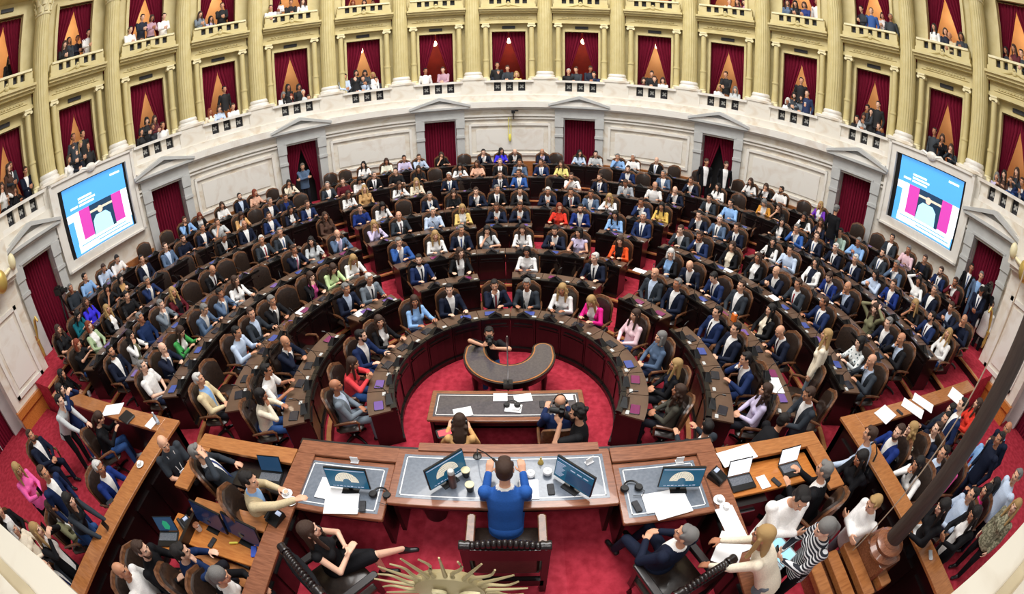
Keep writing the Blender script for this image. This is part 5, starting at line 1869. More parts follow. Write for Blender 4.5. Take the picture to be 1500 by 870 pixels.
def split_suit(P, style):
    """cut the jacket's opening out of the top: (jacket, shirt, tie or None)"""
    if style in P.cache:
        return P.cache[style]
    src = P.top_long
    bm = bmesh.new(); bm.from_mesh(src)
    T, iT = P.T, P.T.inverted()
    z0, wd = (.06, .085) if style != 'open' else (-.16, .1)
    z1 = .5 * P.tz
    def cut(p, n):
        bmesh.ops.bisect_plane(bm, geom=bm.verts[:] + bm.edges[:] + bm.faces[:], plane_co=T @ Vector(p), plane_no=(T.to_3x3() @ Vector(n)).normalized(), dist=1e-5)
    for s in (-1, 1):
        cut((0 if style != 'open' else s * .045, 0, z0), (z1 - z0, 0, -s * (wd - (0 if style != 'open' else .045))) if s > 0 else (-(z1 - z0), 0, -(wd - (0 if style != 'open' else .045))))
    if style == 'tie':
        for s in (-1, 1):
            cut((s * .018, 0, 0), (1, 0, 0))
    cut((0, 0, z0), (0, 0, 1))
    bm.faces.ensure_lookup_table()
    sets = {'jacket': [], 'shirt': [], 'tie': []}
    base = 0 if style != 'open' else .045
    for fc in bm.faces:
        c = iT @ fc.calc_center_median()
        half = base + (wd - base) * (c.z - z0) / (z1 - z0)
        ymax = .155 + (.06 if P.sex == 'w' else .0)
        if c.y > .0 and c.y < ymax and c.z > z0 and abs(c.x) < half:
            sets['tie' if style == 'tie' and abs(c.x) < .018 and c.z < .475 * P.tz else 'shirt'].append(fc.index)
        elif c.z > .508 * P.tz and abs(c.x) < .085:
            sets['shirt'].append(fc.index)
        else:
            sets['jacket'].append(fc.index)
    bm.to_mesh(src) if False else None
    out = []
    for nm, m_ in (('jacket', M_SUIT), ('shirt', M_SHIRT), ('tie', M_SUIT)):
        keep = set(sets[nm])
        if not keep:
            out.append(None); continue
        b2 = bm.copy()
        b2.faces.ensure_lookup_table()
        bmesh.ops.delete(b2, geom=[fc for fc in b2.faces if fc.index not in keep], context='FACES')
        if nm == 'tie':
            for v in b2.verts:
                v.co += (T.to_3x3() @ Vector((0, .006, 0)))
        me = bpy.data.meshes.new(nm); b2.to_mesh(me); b2.free()
        me.materials.append(m_)
        for p in me.polygons:
            p.use_smooth = True
        out.append(me)
    bm.free()
    P.cache[style] = out
    return out

# ---- hair, in the frame of the head
def hair_mesh(style):
    b = Blob()
    if style in ('short', 'curly'):
        b.eball((0, -.034, .052), (.084, .092, .085)); b.eball((0, -.055, .0), (.08, .064, .08))
        b.eball((0, .032, .103), (.06, .042, .026))
        for s in (-1, 1):
            b.eball((s * .07, .012, .05), (.016, .03, .04))
        if style == 'curly':
            for q in range(26):
                a, t = random.uniform(0, 2 * PI), random.uniform(-.2, 1.3)
                b.eball((.085 * math.cos(a) * math.cos(t), -.03 + .1 * math.sin(a) * math.cos(t), .05 + .085 * math.sin(t)), (.028,) * 3, None, 8, 6)
    elif style == 'bald':
        b.eball((0, -.052, -.005), (.082, .06, .055))
    else:
        b.eball((0, -.02, .047), (.088, .103, .09)); b.eball((0, -.05, -.005), (.088, .072, .1))
        if style in ('long', 'wavy'):
            b.loft([(-.045, .04, .085, .06), (-.062, -.08, .092, .055), (-.08, -.18, .1, .045), (-.085, -.3, .085, .03)], Matrix.Identity(4), 14)
            for s in (-1, 1):
                b.cap((s * .078, .015, .03), (s * .085, .03, -.1), .026, .03); b.cap((s * .085, .03, -.1), (s * .088, .06, -.26), .03, .022)
            if style == 'wavy':
                for q in range(24):
                    s = random.choice((-1, 1))
                    b.eball((s * random.uniform(.06, .1), random.uniform(-.09, .05), random.uniform(-.26, .0)), (.03,) * 3, None, 8, 6)
        elif style == 'bob':
            for s in (-1, 1):
                b.cap((s * .08, .01, .03), (s * .088, .02, -.1), .026, .034)
            b.loft([(-.045, .04, .088, .06), (-.05, -.06, .096, .062), (-.05, -.13, .09, .05)], Matrix.Identity(4), 14)
        elif style == 'tail':
            b.cap((0, -.11, .03), (0, -.15, -.05), .035, .04); b.cap((0, -.15, -.05), (0, -.13, -.24), .04, .018)
    return b.remesh('hair', M_HAIR, .008, 2, .35)
HAIR = {s: hair_mesh(s) for s in ('short', 'curly', 'bald', 'long', 'wavy', 'bob', 'tail')}
_b = Blob()
_b.eball((0, .05, -.088), (.05, .045, .036)); _b.eball((0, .07, -.045), (.03, .022, .007))
for s in (-1, 1):
    _b.cap((s * .066, .02, -.03), (s * .05, .045, -.085), .014, .02)
BEARD = _b.remesh('beard', M_HAIR, .007, 1, .5)
HEADSET = MB().tube([(.085 * math.cos(R(a)), -.01, .0 + .13 * math.sin(R(a))) for a in range(0, 181, 15)], .009, 6).lathe([(.034, -.018), (.036, .0), (.03, .018)], 14, M=Matrix.Translation((.088, -.01, 0)) @ Matrix.Rotation(PI / 2, 4, 'Y')).lathe([(.034, -.018), (.036, .0), (.03, .018)], 14, M=Matrix.Translation((-.088, -.01, 0)) @ Matrix.Rotation(PI / 2, 4, 'Y')).mesh('headphones', M_BLACK, True)

def tie_color(inner):
    return {'whitered': (150, 20, 40), 'whitepink': (226, 120, 160)}.get(inner) or random.choice([(24, 34, 74), (40, 60, 120), (60, 20, 40), (30, 30, 40), (90, 110, 150)])

def person(P, M, sex, hair, outfit, inner, label, group=None, style=None, bottom=None, shoe=(26, 22, 22), sleeves='auto', extra=(), pattern=None, beard=False):
    body = bpy.data.objects.new('person', P.body)
    COL.objects.link(body)
    body.matrix_world = M @ Matrix.Scale(1.07, 4) if 'large' in extra else M
    sk = random.choice(SKINS)
    body.color = (*lin(sk), 1)
    tag(body, label, 'person', group)
    oc = lin(CLOTH.get(outfit, (128, 128, 128)))
    jit = random.uniform(.9, 1.08)
    oc = tuple(min(1, v * jit) for v in oc)
    if inner != '-':
        st = 'tie' if inner in ('whitetie', 'whitered', 'whitepink') else ('v' if sex == 'm' else 'open')
        j, s_, t_ = split_suit(P, st)
        link('jacket', j, body, None, oc)
        ic = lin(CLOTH.get(inner, (238, 238, 238)))
        if s_:
            link('shirt', s_, body, None, ic)
        if t_:
            link('tie', t_, body, None, lin(tie_color(inner)))
        bt = bottom or (oc if sex == 'm' and outfit not in ('beige', 'lightgrey') else lin((28, 28, 34)))
        if isinstance(bottom, str):
            bt = lin(CLOTH[bottom])
    else:
        if sleeves == 'auto':
            sleeves = 'long'
        me = P.top_long if sleeves == 'long' else short_top(P, sleeves == 'short')
        o = link('blouse' if sex == 'w' else 'shirt', me, body, None, oc)
        if pattern:
            o.material_slots[0].link = 'OBJECT'
            o.material_slots[0].material = PATTERN[pattern]
        bt = lin(CLOTH[bottom]) if isinstance(bottom, str) else lin(random.choice([(28, 28, 36), (34, 42, 66), (48, 80, 134)]))
    link('trousers', P.trousers, body, None, bt)
    for sh_ in P.shoes:
        link('shoe', sh_, body, None, lin(shoe))
    if style is None:
        style = 'bald' if hair == 'o' else ('short' if sex == 'm' else ('bob' if hair in 'gwr' else random.choice(('long', 'wavy', 'long', 'bob'))))
    link('hair', HAIR[style], body, P.H, lin(HAIRC[hair]))
    if beard:
        link('beard', BEARD, body, P.H, lin(HAIRC[hair]))
    if 'headphones' in extra:
        link('headphones', HEADSET, body, P.H)
    return body

# ---- the poses
for sx in ('m', 'w'):
    q = .8 if sx == 'w' else 1
    make_pose('desk' + sx, 1, 10, (-.17 * q, .40, .82), (.16 * q, .42, .82), (-.4, -.05, .5), (.4, -.05, .5), (0, 4, 0), sx)
    make_pose('desk2' + sx, 1, 14, (-.2, .42, .82), (.1, .40, .82), (-.4, -.05, .5), (.4, -.05, .5), (0, 24, 0), sx)
    make_pose('desk3' + sx, 1, 4, (-.2, .40, .82), (.2, .38, .82), (-.4, -.05, .5), (.4, -.05, .5), (26, 0, 0), sx)
    make_pose('desk4' + sx, 1, 4, (-.18, .40, .82), (.2, .38, .82), (-.4, -.05, .5), (.4, -.05, .5), (-26, 0, 0), sx)
    make_pose('fold' + sx, 1, 14, (-.05, .40, .87), (.05, .40, .86), (-.5, .1, .75), (.5, .1, .75), (0, 8, 0), sx, hl=((.35, .6, .7), (.9, 0, 0), (0, 0, 1), .7), hr=((-.35, .6, .7), (-.9, 0, 0), (0, 0, 1), .7))
    make_pose('chin' + sx, 1, 12, (-.12, .40, .82), (.07, .235, 1.0 if sx == 'm' else .985), (-.5, 0, .7), (.28, .6, .6), (-6, 6, 4), sx, hr=((-.3, -.1, 1), (-.4, -.9, 0), (-.5, 0, .4), 1.0))
    make_pose('lap' + sx, 1, -4, (-.07, .25, .66), (.07, .27, .66), (-.5, -.15, .75), (.5, -.15, .75), (0, -2, 0), sx, hl=((.7, .6, -.1), (0, -.3, -1), (0, 1, 0), .7), hr=((-.7, .6, -.1), (0, -.3, -1), (0, 1, 0), .7))
make_pose('raisew', 1, 4, (-.15, .38, .82), (.16, .04, 1.24), (-.5, 0, .7), (.55, .1, 1.0), (10, 4, 0), 'w', hr=((-.6, -.2, .6), (-1, 0, 0), (0, 1, 0), .8))
make_pose('raise2w', 1, 0, (-.14, .04, 1.22), (.14, .04, 1.22), (-.6, .15, 1.1), (.6, .15, 1.1), (14, 6, 0), 'w', hl=((.6, -.3, .5), (0, -1, 0), (0, 0, 1), .7), hr=((-.6, -.3, .5), (0, -1, 0), (0, 0, 1), .7))
make_pose('reachw', 1, 8, (-.1, .42, 1.0), (.12, .5, .98), (-.5, 0, .6), (.5, 0, .6), (0, 6, 0), 'w')
# extra poses for people with something else to do
make_pose('presm', 1, 14, (-.17, .42, .84), (.17, .42, .84), (-.3, -.1, .2), (.3, -.1, .2), (0, 6, 0), 'm', legs=1, big=True)
make_pose('crossw', 1, -6, (-.04, .2, .78), (.05, .24, .8), (-.5, 0, .7), (.5, 0, .7), (12, -4, 0), 'w', hl=((.8, .3, .2), (0, -1, 0), (0, 0, 1), .6), legs=2, big=True)
make_pose('backm', 1, -12, (-.1, .22, .74), (.1, .24, .72), (-.5, -.1, .7), (.5, -.1, .7), (22, -4, 0), 'm', legs=1, big=True, hl=((.8, .5, 0), (0, -.3, -1), (0, 1, 0), .7), hr=((-.8, .5, 0), (0, -.3, -1), (0, 1, 0), .7))
make_pose('sitheadm', 1, -14, (-.2, .2, .66), (.18, -.02, 1.2), (-.5, -.1, .7), (.6, .1, 1.1), (-10, -8, 0), 'm', hr=((-.6, -.3, .5), (-.6, -.6, 0), (0, 1, 0), .7), big=True)
make_pose('sitreachm', 1, 12, (-.15, .38, .78), (.3, .62, 1.02), (-.5, 0, .7), (.6, .3, .8), (-18, 4, 0), 'm', big=True)
make_pose('sitreachw', 1, 12, (-.15, .38, .7), (.12, .56, .74), (-.5, 0, .7), (.6, .2, .6), (8, 10, 0), 'w', big=True)

def stand_pose(key, *a, **k):
    return make_pose(key, 0, *a, big=True, **k)
for sx in ('m', 'w'):
    stand_pose('stand' + sx, 0, None, None, (-.5, -.4, .6), (.5, -.4, .6), (8, 2, 0), sx, hl=((0, .15, -1), (1, 0, 0), (0, 1, 0), .5), hr=((0, .15, -1), (-1, 0, 0), (0, 1, 0), .5))
    stand_pose('standhold' + sx, 4, (-.05, .34, 1.06), (.06, .35, 1.08), (-.5, 0, .8), (.5, 0, .8), (0, 16, 0), sx, hl=((.5, .6, .3), (.6, 0, .6), (0, -.3, 1), .8), hr=((-.5, .6, .3), (-.6, 0, .6), (0, -.3, 1), .8))
    zc = 1.5 if sx == 'm' else 1.43
    stand_pose('standcam' + sx, 3, (-.1, .26, zc), (.1, .26, zc + .02), (-.5, .1, 1.0), (.5, .1, 1.0), (0, 3, 0), sx, hl=((.4, .5, .6), (.8, 0, 0), (0, 0, 1), .8), hr=((-.4, .5, .6), (-.8, 0, 0), (0, 0, 1), .8))
    stand_pose('lean' + sx, 34, (-.15, .62, .92), (.16, .64, .94), (-.5, .2, .7), (.5, .2, .7), (0, 0, 0), sx)
stand_pose('standcrossm', 2, (.13, .2, 1.17), (-.13, .235, 1.2), (-.55, .25, .9), (.55, .25, .9), (0, 18, 0), 'm', hl=((1, .1, .1), (0, -1, 0), (0, 0, 1), .4), hr=((-1, .1, .1), (0, -1, 0), (0, 0, 1), .4))
stand_pose('reachstandm', 12, (-.28, .5, 1.0), (.2, .2, .95), (-.6, .2, .9), (.6, -.1, .7), (0, 2, 0), 'm')

# kneeling photographer
P = make_pose('kneelm', 1, 12, (-.1, .32, 1.0), (.12, .3, 1.06), (-.6, .1, .9), (1.1, .2, 1.5), (0, -4, 0), 'm', hl=((.4, .5, .6), (.8, 0, 0), (0, 0, 1), .8), hr=((-.4, .5, .6), (-.8, 0, 0), (0, 0, 1), .8), big=True)

def skirt_mesh(P):
    if 'skirt' not in P.cache:
        l = Blob()
        l.eball((0, -.01, P.hips[0].z), (.185, .155, .12))
        l.loft([(0, -.14, .165, .12), (0, 0, .17, .12), (0, .12, .145, .1)], P.T)
        for h, kn in zip(P.hips, P.knees):
            l.cap(h, h.lerp(kn, .93), .1, .082)
        P.cache['skirt'] = l.remesh('skirt', M_TROUSER, .014, 3, .45)
    return P.cache['skirt']

M_CAMBODY = M_BLACK
def held_camera(label, M, phone=False):
    t = thing('phone' if phone else 'camera', label, 'phone' if phone else 'camera', group='phones held up' if phone else 'hand-held cameras')
    t.matrix_world = M
    if phone:
        MB().rbox(-.038, .038, -.005, .005, -.075, .075, .008).obj('case', M_BLACK, t)
        MB().box(-.034, .034, -.008, -.004, -.068, .068).obj('display', E_NAVYG, t)
    else:
        MB().rbox(-.07, .07, -.035, .035, -.045, .05, .015).box(-.025, .025, -.03, .03, .05, .075).obj('camera_body', M_BLACK, t)
        MB().lathe([(.04, .03), (.043, .08), (.038, .12), (.044, .15), (.03, .152)], 16, M=Matrix.Rotation(-PI / 2, 4, 'X')).obj('lens', M_BLACKSOFT, t, True)
    return t

# ------------------------------------------------------------------ the deputies in their seats
CW = dict(paleblue='pale blue', skyblue='sky blue', palegrey='pale grey', lightgrey='light grey', charcoal='dark grey', bright='bright blue', royal='royal blue', slate='blue-grey',
          palegreen='pale green', palepink='pale pink', hotpink='hot pink', palecream='pale cream', olivedark='dark olive', navysweater='navy', blush='blush', floral='floral white')
def cw(c):
    return CW.get(c, c)
POSEW = dict(desk='hands on desk', chin='hand at chin', fold='hands joined', lap='hands in lap', raise_='one arm raised', raise2='both arms raised', reach='arms reaching out')
def outfit_words(sex, outfit, inner):
    if inner == '-':
        return cw(outfit) + (' shirt' if sex == 'm' else (' blazer' if outfit in ('coral', 'camel', 'palepink', 'slate', 'lilac') else ' top'))
    a = cw(outfit) + (' suit' if sex == 'm' else ' blazer')
    if inner in ('whitetie',):
        return a + ' and tie'
    if inner == 'whitered':
        return a + ' and red tie'
    if inner == 'whitepink':
        return a + ' and pink tie'
    return a + ' over ' + cw(inner) + (' shirt' if sex == 'm' else ' top')

for (row, n, az, code) in SEATS:
    if code[0] == 'E':
        continue
    sex, hair, outfit, inner, pose = code
    pk = pose
    if pose == 'desk':
        pk = random.choice(('desk', 'desk', 'desk2', 'desk3', 'desk4'))
    P = POSES[pk + sex] if pk + sex in POSES else POSES['desk' + sex]
    loc = '%s row, %s seat from left' % (ORD[row + 1], ordn(n))
    ow = outfit_words(sex, outfit, inner)
    pw = POSEW.get('raise_' if pose == 'raise' else pose, '')
    lab = 'person in %s, %s, %s' % (ow, pw, loc)
    if len(lab.split()) > 16:
        lab = 'person in %s, %s' % (ow, loc)
    p = frame_at(az, RK[row] + .13, row * DZ, RC).translation
    p.z += random.uniform(-.02, .02)
    M = Matrix.Translation(p) @ Matrix.Rotation(PI - R(az) + random.uniform(-.12, .12), 4, 'Z')
    sl = 'auto'
    if inner == '-' and (outfit in ('black', 'palegrey', 'blush') or (outfit == 'white' and sex == 'm')):
        sl = 'short'
    if outfit == 'lilac' and row == 2 and sex == 'w':
        sl = 'bare'
    person(P, M, sex, hair, outfit, inner, lab, 'deputies seated at their desks', sleeves=sl, pattern='floral' if outfit == 'floral' else None, beard=(sex == 'm' and hair in 'kb' and random.random() < .3))

# ------------------------------------------------------------------ people on the floor, the rostrum and in the side galleries
for line in FLOOR_DATA.split('\n'):
    if not line.strip():
        continue
    a, lab = line.split('|')
    x, y, fl, pk, hd, sex, hair, outfit, inner, bottom, style, flags = a.split()
    x, y, fl, hd = float(x), float(y), float(fl), float(hd)
    P = POSES[pk]
    fl_ = flags.split(',')
    sl = 'short' if 'short' in fl_ else ('bare' if 'bare' in fl_ else 'auto')
    pat = None
    for q in fl_:
        if q.startswith('pattern:'):
            pat = q[8:]
    zz = fl - (.17 if pk == 'kneelm' else 0)
    M = Matrix.Translation((x, y, zz)) @ Matrix.Rotation(-R(hd), 4, 'Z')
    bt = None if bottom in ('=', 'skirt') else bottom
    shoe = (236, 236, 236) if bottom == 'denim' else (24, 22, 24)
    o = person(P, M, sex, hair, outfit, inner, lab, 'people around the rostrum', style=style, bottom=bt if bt else ('black' if bottom == 'skirt' else None), shoe=shoe, sleeves=sl, extra=fl_, pattern=pat, beard='beard' in fl_)
    if bottom == 'skirt':
        for ch in list(o.children):
            if ch.name.startswith('trousers'):
                ch.data = skirt_mesh(P); ch.name = 'skirt'
    if 'cam' in fl_:
        phone = sex == 'w' or outfit == 'charcoal' and inner == 'white'
        short = ' '.join(lab.split()[:11])
        if pk.startswith('standcam') or pk == 'kneelm':
            cm = P.H @ Matrix.Translation((0, .19, .01))
            cm = Matrix.Translation(cm.translation)
        else:
            cm = Matrix.Translation((0, .47, 1.16)) if not pk.startswith('lean') else Matrix.Translation((0, .76, 1.04))
        held_camera(('phone held by the ' if phone else 'black camera held by ') + short, M @ cm, phone)
    if P.seated and pk not in ('kneelm', 'presm', 'crossw', 'backm'):
        armchair('armchair under the ' + ' '.join(lab.split()[:13]), (x, y, fl), -R(hd), 'staff armchairs')
    if 'badge' in fl_:
        MB().box(-.05, .05, .165, .175, 1.0, 1.13).tube([(-.03, .15, 1.13), (-.07, .11, 1.42)], .006, 6).tube([(.03, .15, 1.13), (.07, .11, 1.42)], .006, 6).obj('badge', M_PAPER, o)
    if 'strap' in fl_:
        MB().tube([(-.12, .14, 1.1), (.02, .12, 1.35), (.12, .0, 1.5), (.1, -.12, 1.35), (-.05, -.15, 1.1)], .018, 6, .4).obj('strap', M_BLACKSOFT, o)

# the jacket over the left carved chair
t = thing('draped_jacket', 'black jacket draped over back of the left carved chair', 'jacket', (-1.62, -3.75, ZD), R(-38))
_b = Blob()
_b.loft([(-.3, .35, .34, .06), (-.31, .7, .36, .07), (-.3, .98, .33, .08), (-.29, 1.06, .28, .09)], Matrix.Identity(4), 20)
_b.cap((-.3, -.3, 1.0), (-.36, -.36, .55), .07, .05); _b.cap((.3, -.3, 1.0), (.36, -.36, .55), .07, .05)
o = link('cloth', _b.remesh('cloth', M_SUIT, .02, 4, .6), t, None, lin((20, 20, 24)))
armchair('empty dark armchair between the two people at clerks table', (.05, -1.5, 0), 0, 'staff armchairs')

# ------------------------------------------------------------------ the public in the upper galleries
cam_p = Vector((.1476, -5.418, 5.37))
GAL = []
for line in GAL_DATA.split('\n'):
    if line.strip():
        az, r, z, sex, hair, col = line.split()
        p = frame_at(float(az), float(r), float(z)).translation
        GAL.append(((p - cam_p).length, float(az), p, sex, hair, col))
GAL.sort(key=lambda g: g[0])
n_single = 300 - sum(1 for s in SEATS if s[3][0] != 'E') - len([l for l in FLOOR_DATA.split('\n') if l.strip()])
counts = {}
rest = []
def gal_matrix(g, P):
    d, az, p, sex, hair, col = g
    H = P.H.translation
    Rz = Matrix.Rotation(PI - R(az) + random.uniform(-.25, .25), 4, 'Z')
    return Matrix.Translation(p - Rz @ H) @ Rz
def gal_pose(g):
    fl = 4.6 if g[2].z < 7.4 else 8.32
    st = g[2].z - fl > 1.42
    if st or g in rest_:
        return POSES[random.choice(('stand', 'standhold', 'standhold')) + g[3]]
    return POSES[random.choice(('desk', 'fold', 'chin')) + g[3]]
order = [g for g in GAL if g[2].z < 7.4] + [g for g in GAL if g[2].z >= 7.4]
rest_ = order[n_single:]
for i, g in enumerate(order):
    P = gal_pose(g)
    if i < n_single:
        k = round(g[1] / BETA)
        tier = 'upper' if g[2].z > 7.4 else 'lower'
        base = 'person in %s %s, %s gallery opening, %s' % (cw(g[5]), 'jacket' if g[5] in ('navy', 'black', 'charcoal', 'blue') else 'top', tier, bay_words(k))
        c = counts[base] = counts.get(base, 0) + 1
        lab = base if c == 1 else base.replace('person in', '%s person in' % ORD[c])
        inner = 'white' if g[5] in ('navy', 'black', 'charcoal', 'blue') and g[3] == 'm' else '-'
        person(P, gal_matrix(g, P), g[3], g[4], g[5] if g[5] in CLOTH else 'charcoal', inner, lab, 'public in the galleries', sleeves='auto')
    else:
        rest.append((g, P))

LOD = {}
def lod(P):
    """upper body of a pose at low resolution: list of (vertices, triangles, what)"""
    if P.key in LOD:
        return LOD[P.key]
    out = []
    for me, what in ((P.body, 'skin'), (P.top_long, 'cloth'), (P.trousers, 'legs')):
        o = bpy.data.objects.new('tmp', me); COL.objects.link(o)
        md = o.modifiers.new('d', 'DECIMATE'); md.ratio = .45 if what == 'skin' else .4
        md2 = o.modifiers.new('t', 'TRIANGULATE')
        dg = bpy.context.evaluated_depsgraph_get()
        m2 = bpy.data.meshes.new_from_object(o.evaluated_get(dg)); bpy.data.objects.remove(o)
        v = np.empty(len(m2.vertices) * 3, np.float32); m2.vertices.foreach_get('co', v)
        f = np.empty(len(m2.polygons) * 3, np.int32); m2.polygons.foreach_get('vertices', f)
        v, f = v.reshape(-1, 3), f.reshape(-1, 3)
        f = f[(v[f][:, :, 2] > (P.hips[0].z - .12)).all(1)]
        out.append((v, f, what)); bpy.data.meshes.remove(m2)
    LOD[P.key] = out
    return out
HL = {}
for s in ('short', 'long', 'bob', 'bald'):
    m2 = HAIR[s].copy()
    bm = bmesh.new(); bm.from_mesh(m2); bmesh.ops.triangulate(bm, faces=bm.faces); bm.to_mesh(m2); bm.free()
    v = np.empty(len(m2.vertices) * 3, np.float32); m2.vertices.foreach_get('co', v)
    f = np.empty(len(m2.polygons) * 3, np.int32); m2.polygons.foreach_get('vertices', f)
    HL[s] = (v.reshape(-1, 3), f.reshape(-1, 3)); bpy.data.meshes.remove(m2)
VV, FF, CC, nv = [], [], [], 0
for g, P in rest:
    M = gal_matrix(g, P)
    A = np.array(M)
    skin = lin(random.choice(SKINS)); cloth = lin(CLOTH.get(g[5], (60, 60, 66)))
    hs = 'bald' if g[4] == 'o' else ('short' if g[3] == 'm' else random.choice(('long', 'bob')))
    parts = [(v, f, skin if w == 'skin' else (cloth if w == 'cloth' else lin((30, 32, 42)))) for v, f, w in lod(P)]
    hv = np.c_[HL[hs][0], np.ones(len(HL[hs][0]))] @ np.array(P.H).T
    parts.append((hv[:, :3], HL[hs][1], lin(HAIRC[g[4]])))
    for v, f, c in parts:
        w = np.c_[v, np.ones(len(v))] @ A.T
        VV.append(w[:, :3]); FF.append(f + nv); nv += len(v)
        CC.append(np.tile(np.array([*c, 1.0], np.float32), (len(v), 1)))
if VV:
    me = bpy.data.meshes.new('gallery_crowd')
    V_, F_, C_ = np.concatenate(VV), np.concatenate(FF), np.concatenate(CC)
    me.vertices.add(len(V_)); me.vertices.foreach_set('co', V_.astype(np.float32).ravel())
    me.loops.add(len(F_) * 3); me.loops.foreach_set('vertex_index', F_.astype(np.int32).ravel())
    me.polygons.add(len(F_)); me.polygons.foreach_set('loop_start', np.arange(0, len(F_) * 3, 3, dtype=np.int32))
    me.polygons.foreach_set('use_smooth', np.ones(len(F_), dtype=bool))
    me.update(calc_edges=True)
    at = me.color_attributes.new('cloth_colour', 'FLOAT_COLOR', 'POINT')
    at.data.foreach_set('color', C_.ravel())
    mm = mat('crowd_cloth', (128, 128, 128), .75)
    an = mm.node_tree.nodes.new('ShaderNodeAttribute'); an.attribute_name = 'cloth_colour'
    mm.node_tree.links.new(an.outputs['Color'], mm.node_tree.nodes['Principled BSDF'].inputs['Base Color'])
    me.materials.append(mm)
    o = link('gallery_crowd', me)
    tag(o, 'spectators crowding behind balustrades of the more distant gallery openings', 'crowd', None, 'stuff')

# ================================================================== small things
def place(t, x, y, z, rot):
    t.matrix_world = Matrix.Translation((x, y, z)) @ Matrix.Rotation(R(rot), 4, 'Z')
M_BLUEPH = mat('blue_case', (60, 90, 190), .4)
M_YEL = mat('yellow_plastic', (236, 224, 90), .5)
M_OFF = mat('dark_display', (22, 34, 60), .15, emit=(24, 40, 74), estr=.4)
M_CLEAR = mat('clear_plastic', (200, 216, 232), .1); M_CLEAR.node_tree.nodes['Principled BSDF'].inputs['Transmission Weight'].default_value = .7
M_ORANGEBOX = mat('orange_card', (240, 120, 40), .6)
M_GREYKEY = noise_mat('keys', (70, 74, 82), (110, 114, 122), 120, .5)
def screen_diagram(mb):
    for ring in range(6):
        r = .055 + ring * .016
        n = 9 + ring * 3
        for q in range(n):
            a = PI * (q + .5) / n
            d = .42 * PI * r / n
            M = Matrix.Translation((r * math.cos(a), -.001, r * math.sin(a))) @ Matrix.Rotation(-a, 4, 'Y')
            mb.box(-.0065, .0065, -.002, 0, -d, d, M)
    return mb
def monitor(label, x, y, z, rot, w, h, tilt, content, stand=True):
    t = thing('monitor', label, 'monitor', group='rostrum monitors')
    place(t, x, y, z, rot)
    K = Matrix.Translation((0, 0, .05)) @ Matrix.Rotation(-R(tilt), 4, 'X')
    MB().rbox(-w / 2, w / 2, -.015, .015, 0, h, .006, K).obj('casing', M_BLACK, t)
    scr = MB().box(-w / 2 + .01, w / 2 - .01, -.019, -.015, .012, h - .012, K).obj('display', E_TEAL if content != 'off' else M_OFF, t)
    if content == 'diagram':
        m = screen_diagram(MB()); S = K @ Matrix.Translation((0, -.02, h * .36)) @ Matrix.Scale(h / .3, 4)
        m.v = [tuple(S @ Vector(p)) for p in m.v]
        m.obj('seat_diagram', E_BEIGE, scr)
        m = MB()
        for q in range(9):
            m.box(-w * .38 + q * w * .085, -w * .38 + q * w * .085 + w * .06, -.021, -.019, .03, .036 + (q % 3) * .004, K)
        m.box(-w / 2 + .02, w / 2 - .02, -.0205, -.019, h - .03, h - .02, K)
        m.obj('screen_text', E_NAVYG, scr)
    elif content == 'list':
        MB().box(-w * .18, w * .48, -.0205, -.019, .03, h * .62, K).obj('screen_window', E_TEALDK, scr)
        m = MB()
        for q in range(9):
            m.box(-w * .46, -w * .46 + w * (.16 + .07 * ((q * 7) % 3) / 2), -.0215, -.019, h * .15 + q * h * .075, h * .15 + q * h * .075 + .008, K)
        for q in range(3):
            m.box(-w * .1 + q * w * .17, w * .02 + q * w * .17, -.0215, -.019, h * .7, h * .74, K)
        m.box(-w * .46, w * .46, -.0215, -.019, h * .92, h * .94, K)
        m.obj('screen_text', E_NAVYG, scr)
    MB().box(-.1, .1, -.07, .07, 0, .012).box(-.025, .025, .0, .02, .01, .16).obj('foot', M_BLACK, t)
    return t
monitor('monitor with seat diagram, on the left rostrum desk', -1.69, -2.7, 1.465, 2, .5, .3, 8, 'diagram')
monitor('tilted monitor with seat diagram beside thermos, central desk', -.59, -2.5, 1.503, 43, .5, .3, 8, 'diagram')
monitor('tilted monitor showing a list, right end of central desk', .73, -2.6, 1.503, -44, .5, .3, 8, 'list')
monitor('monitor with seat diagram, on the right rostrum desk', 1.92, -2.72, 1.465, -8, .5, .3, 8, 'diagram')
monitor('left dark monitor on the operator desk', -3.38, -3.56, 1.31, -8, .56, .32, 14, 'off')
monitor('right dark monitor on the operator desk', -2.84, -3.6, 1.31, -10, .56, .32, 14, 'off')

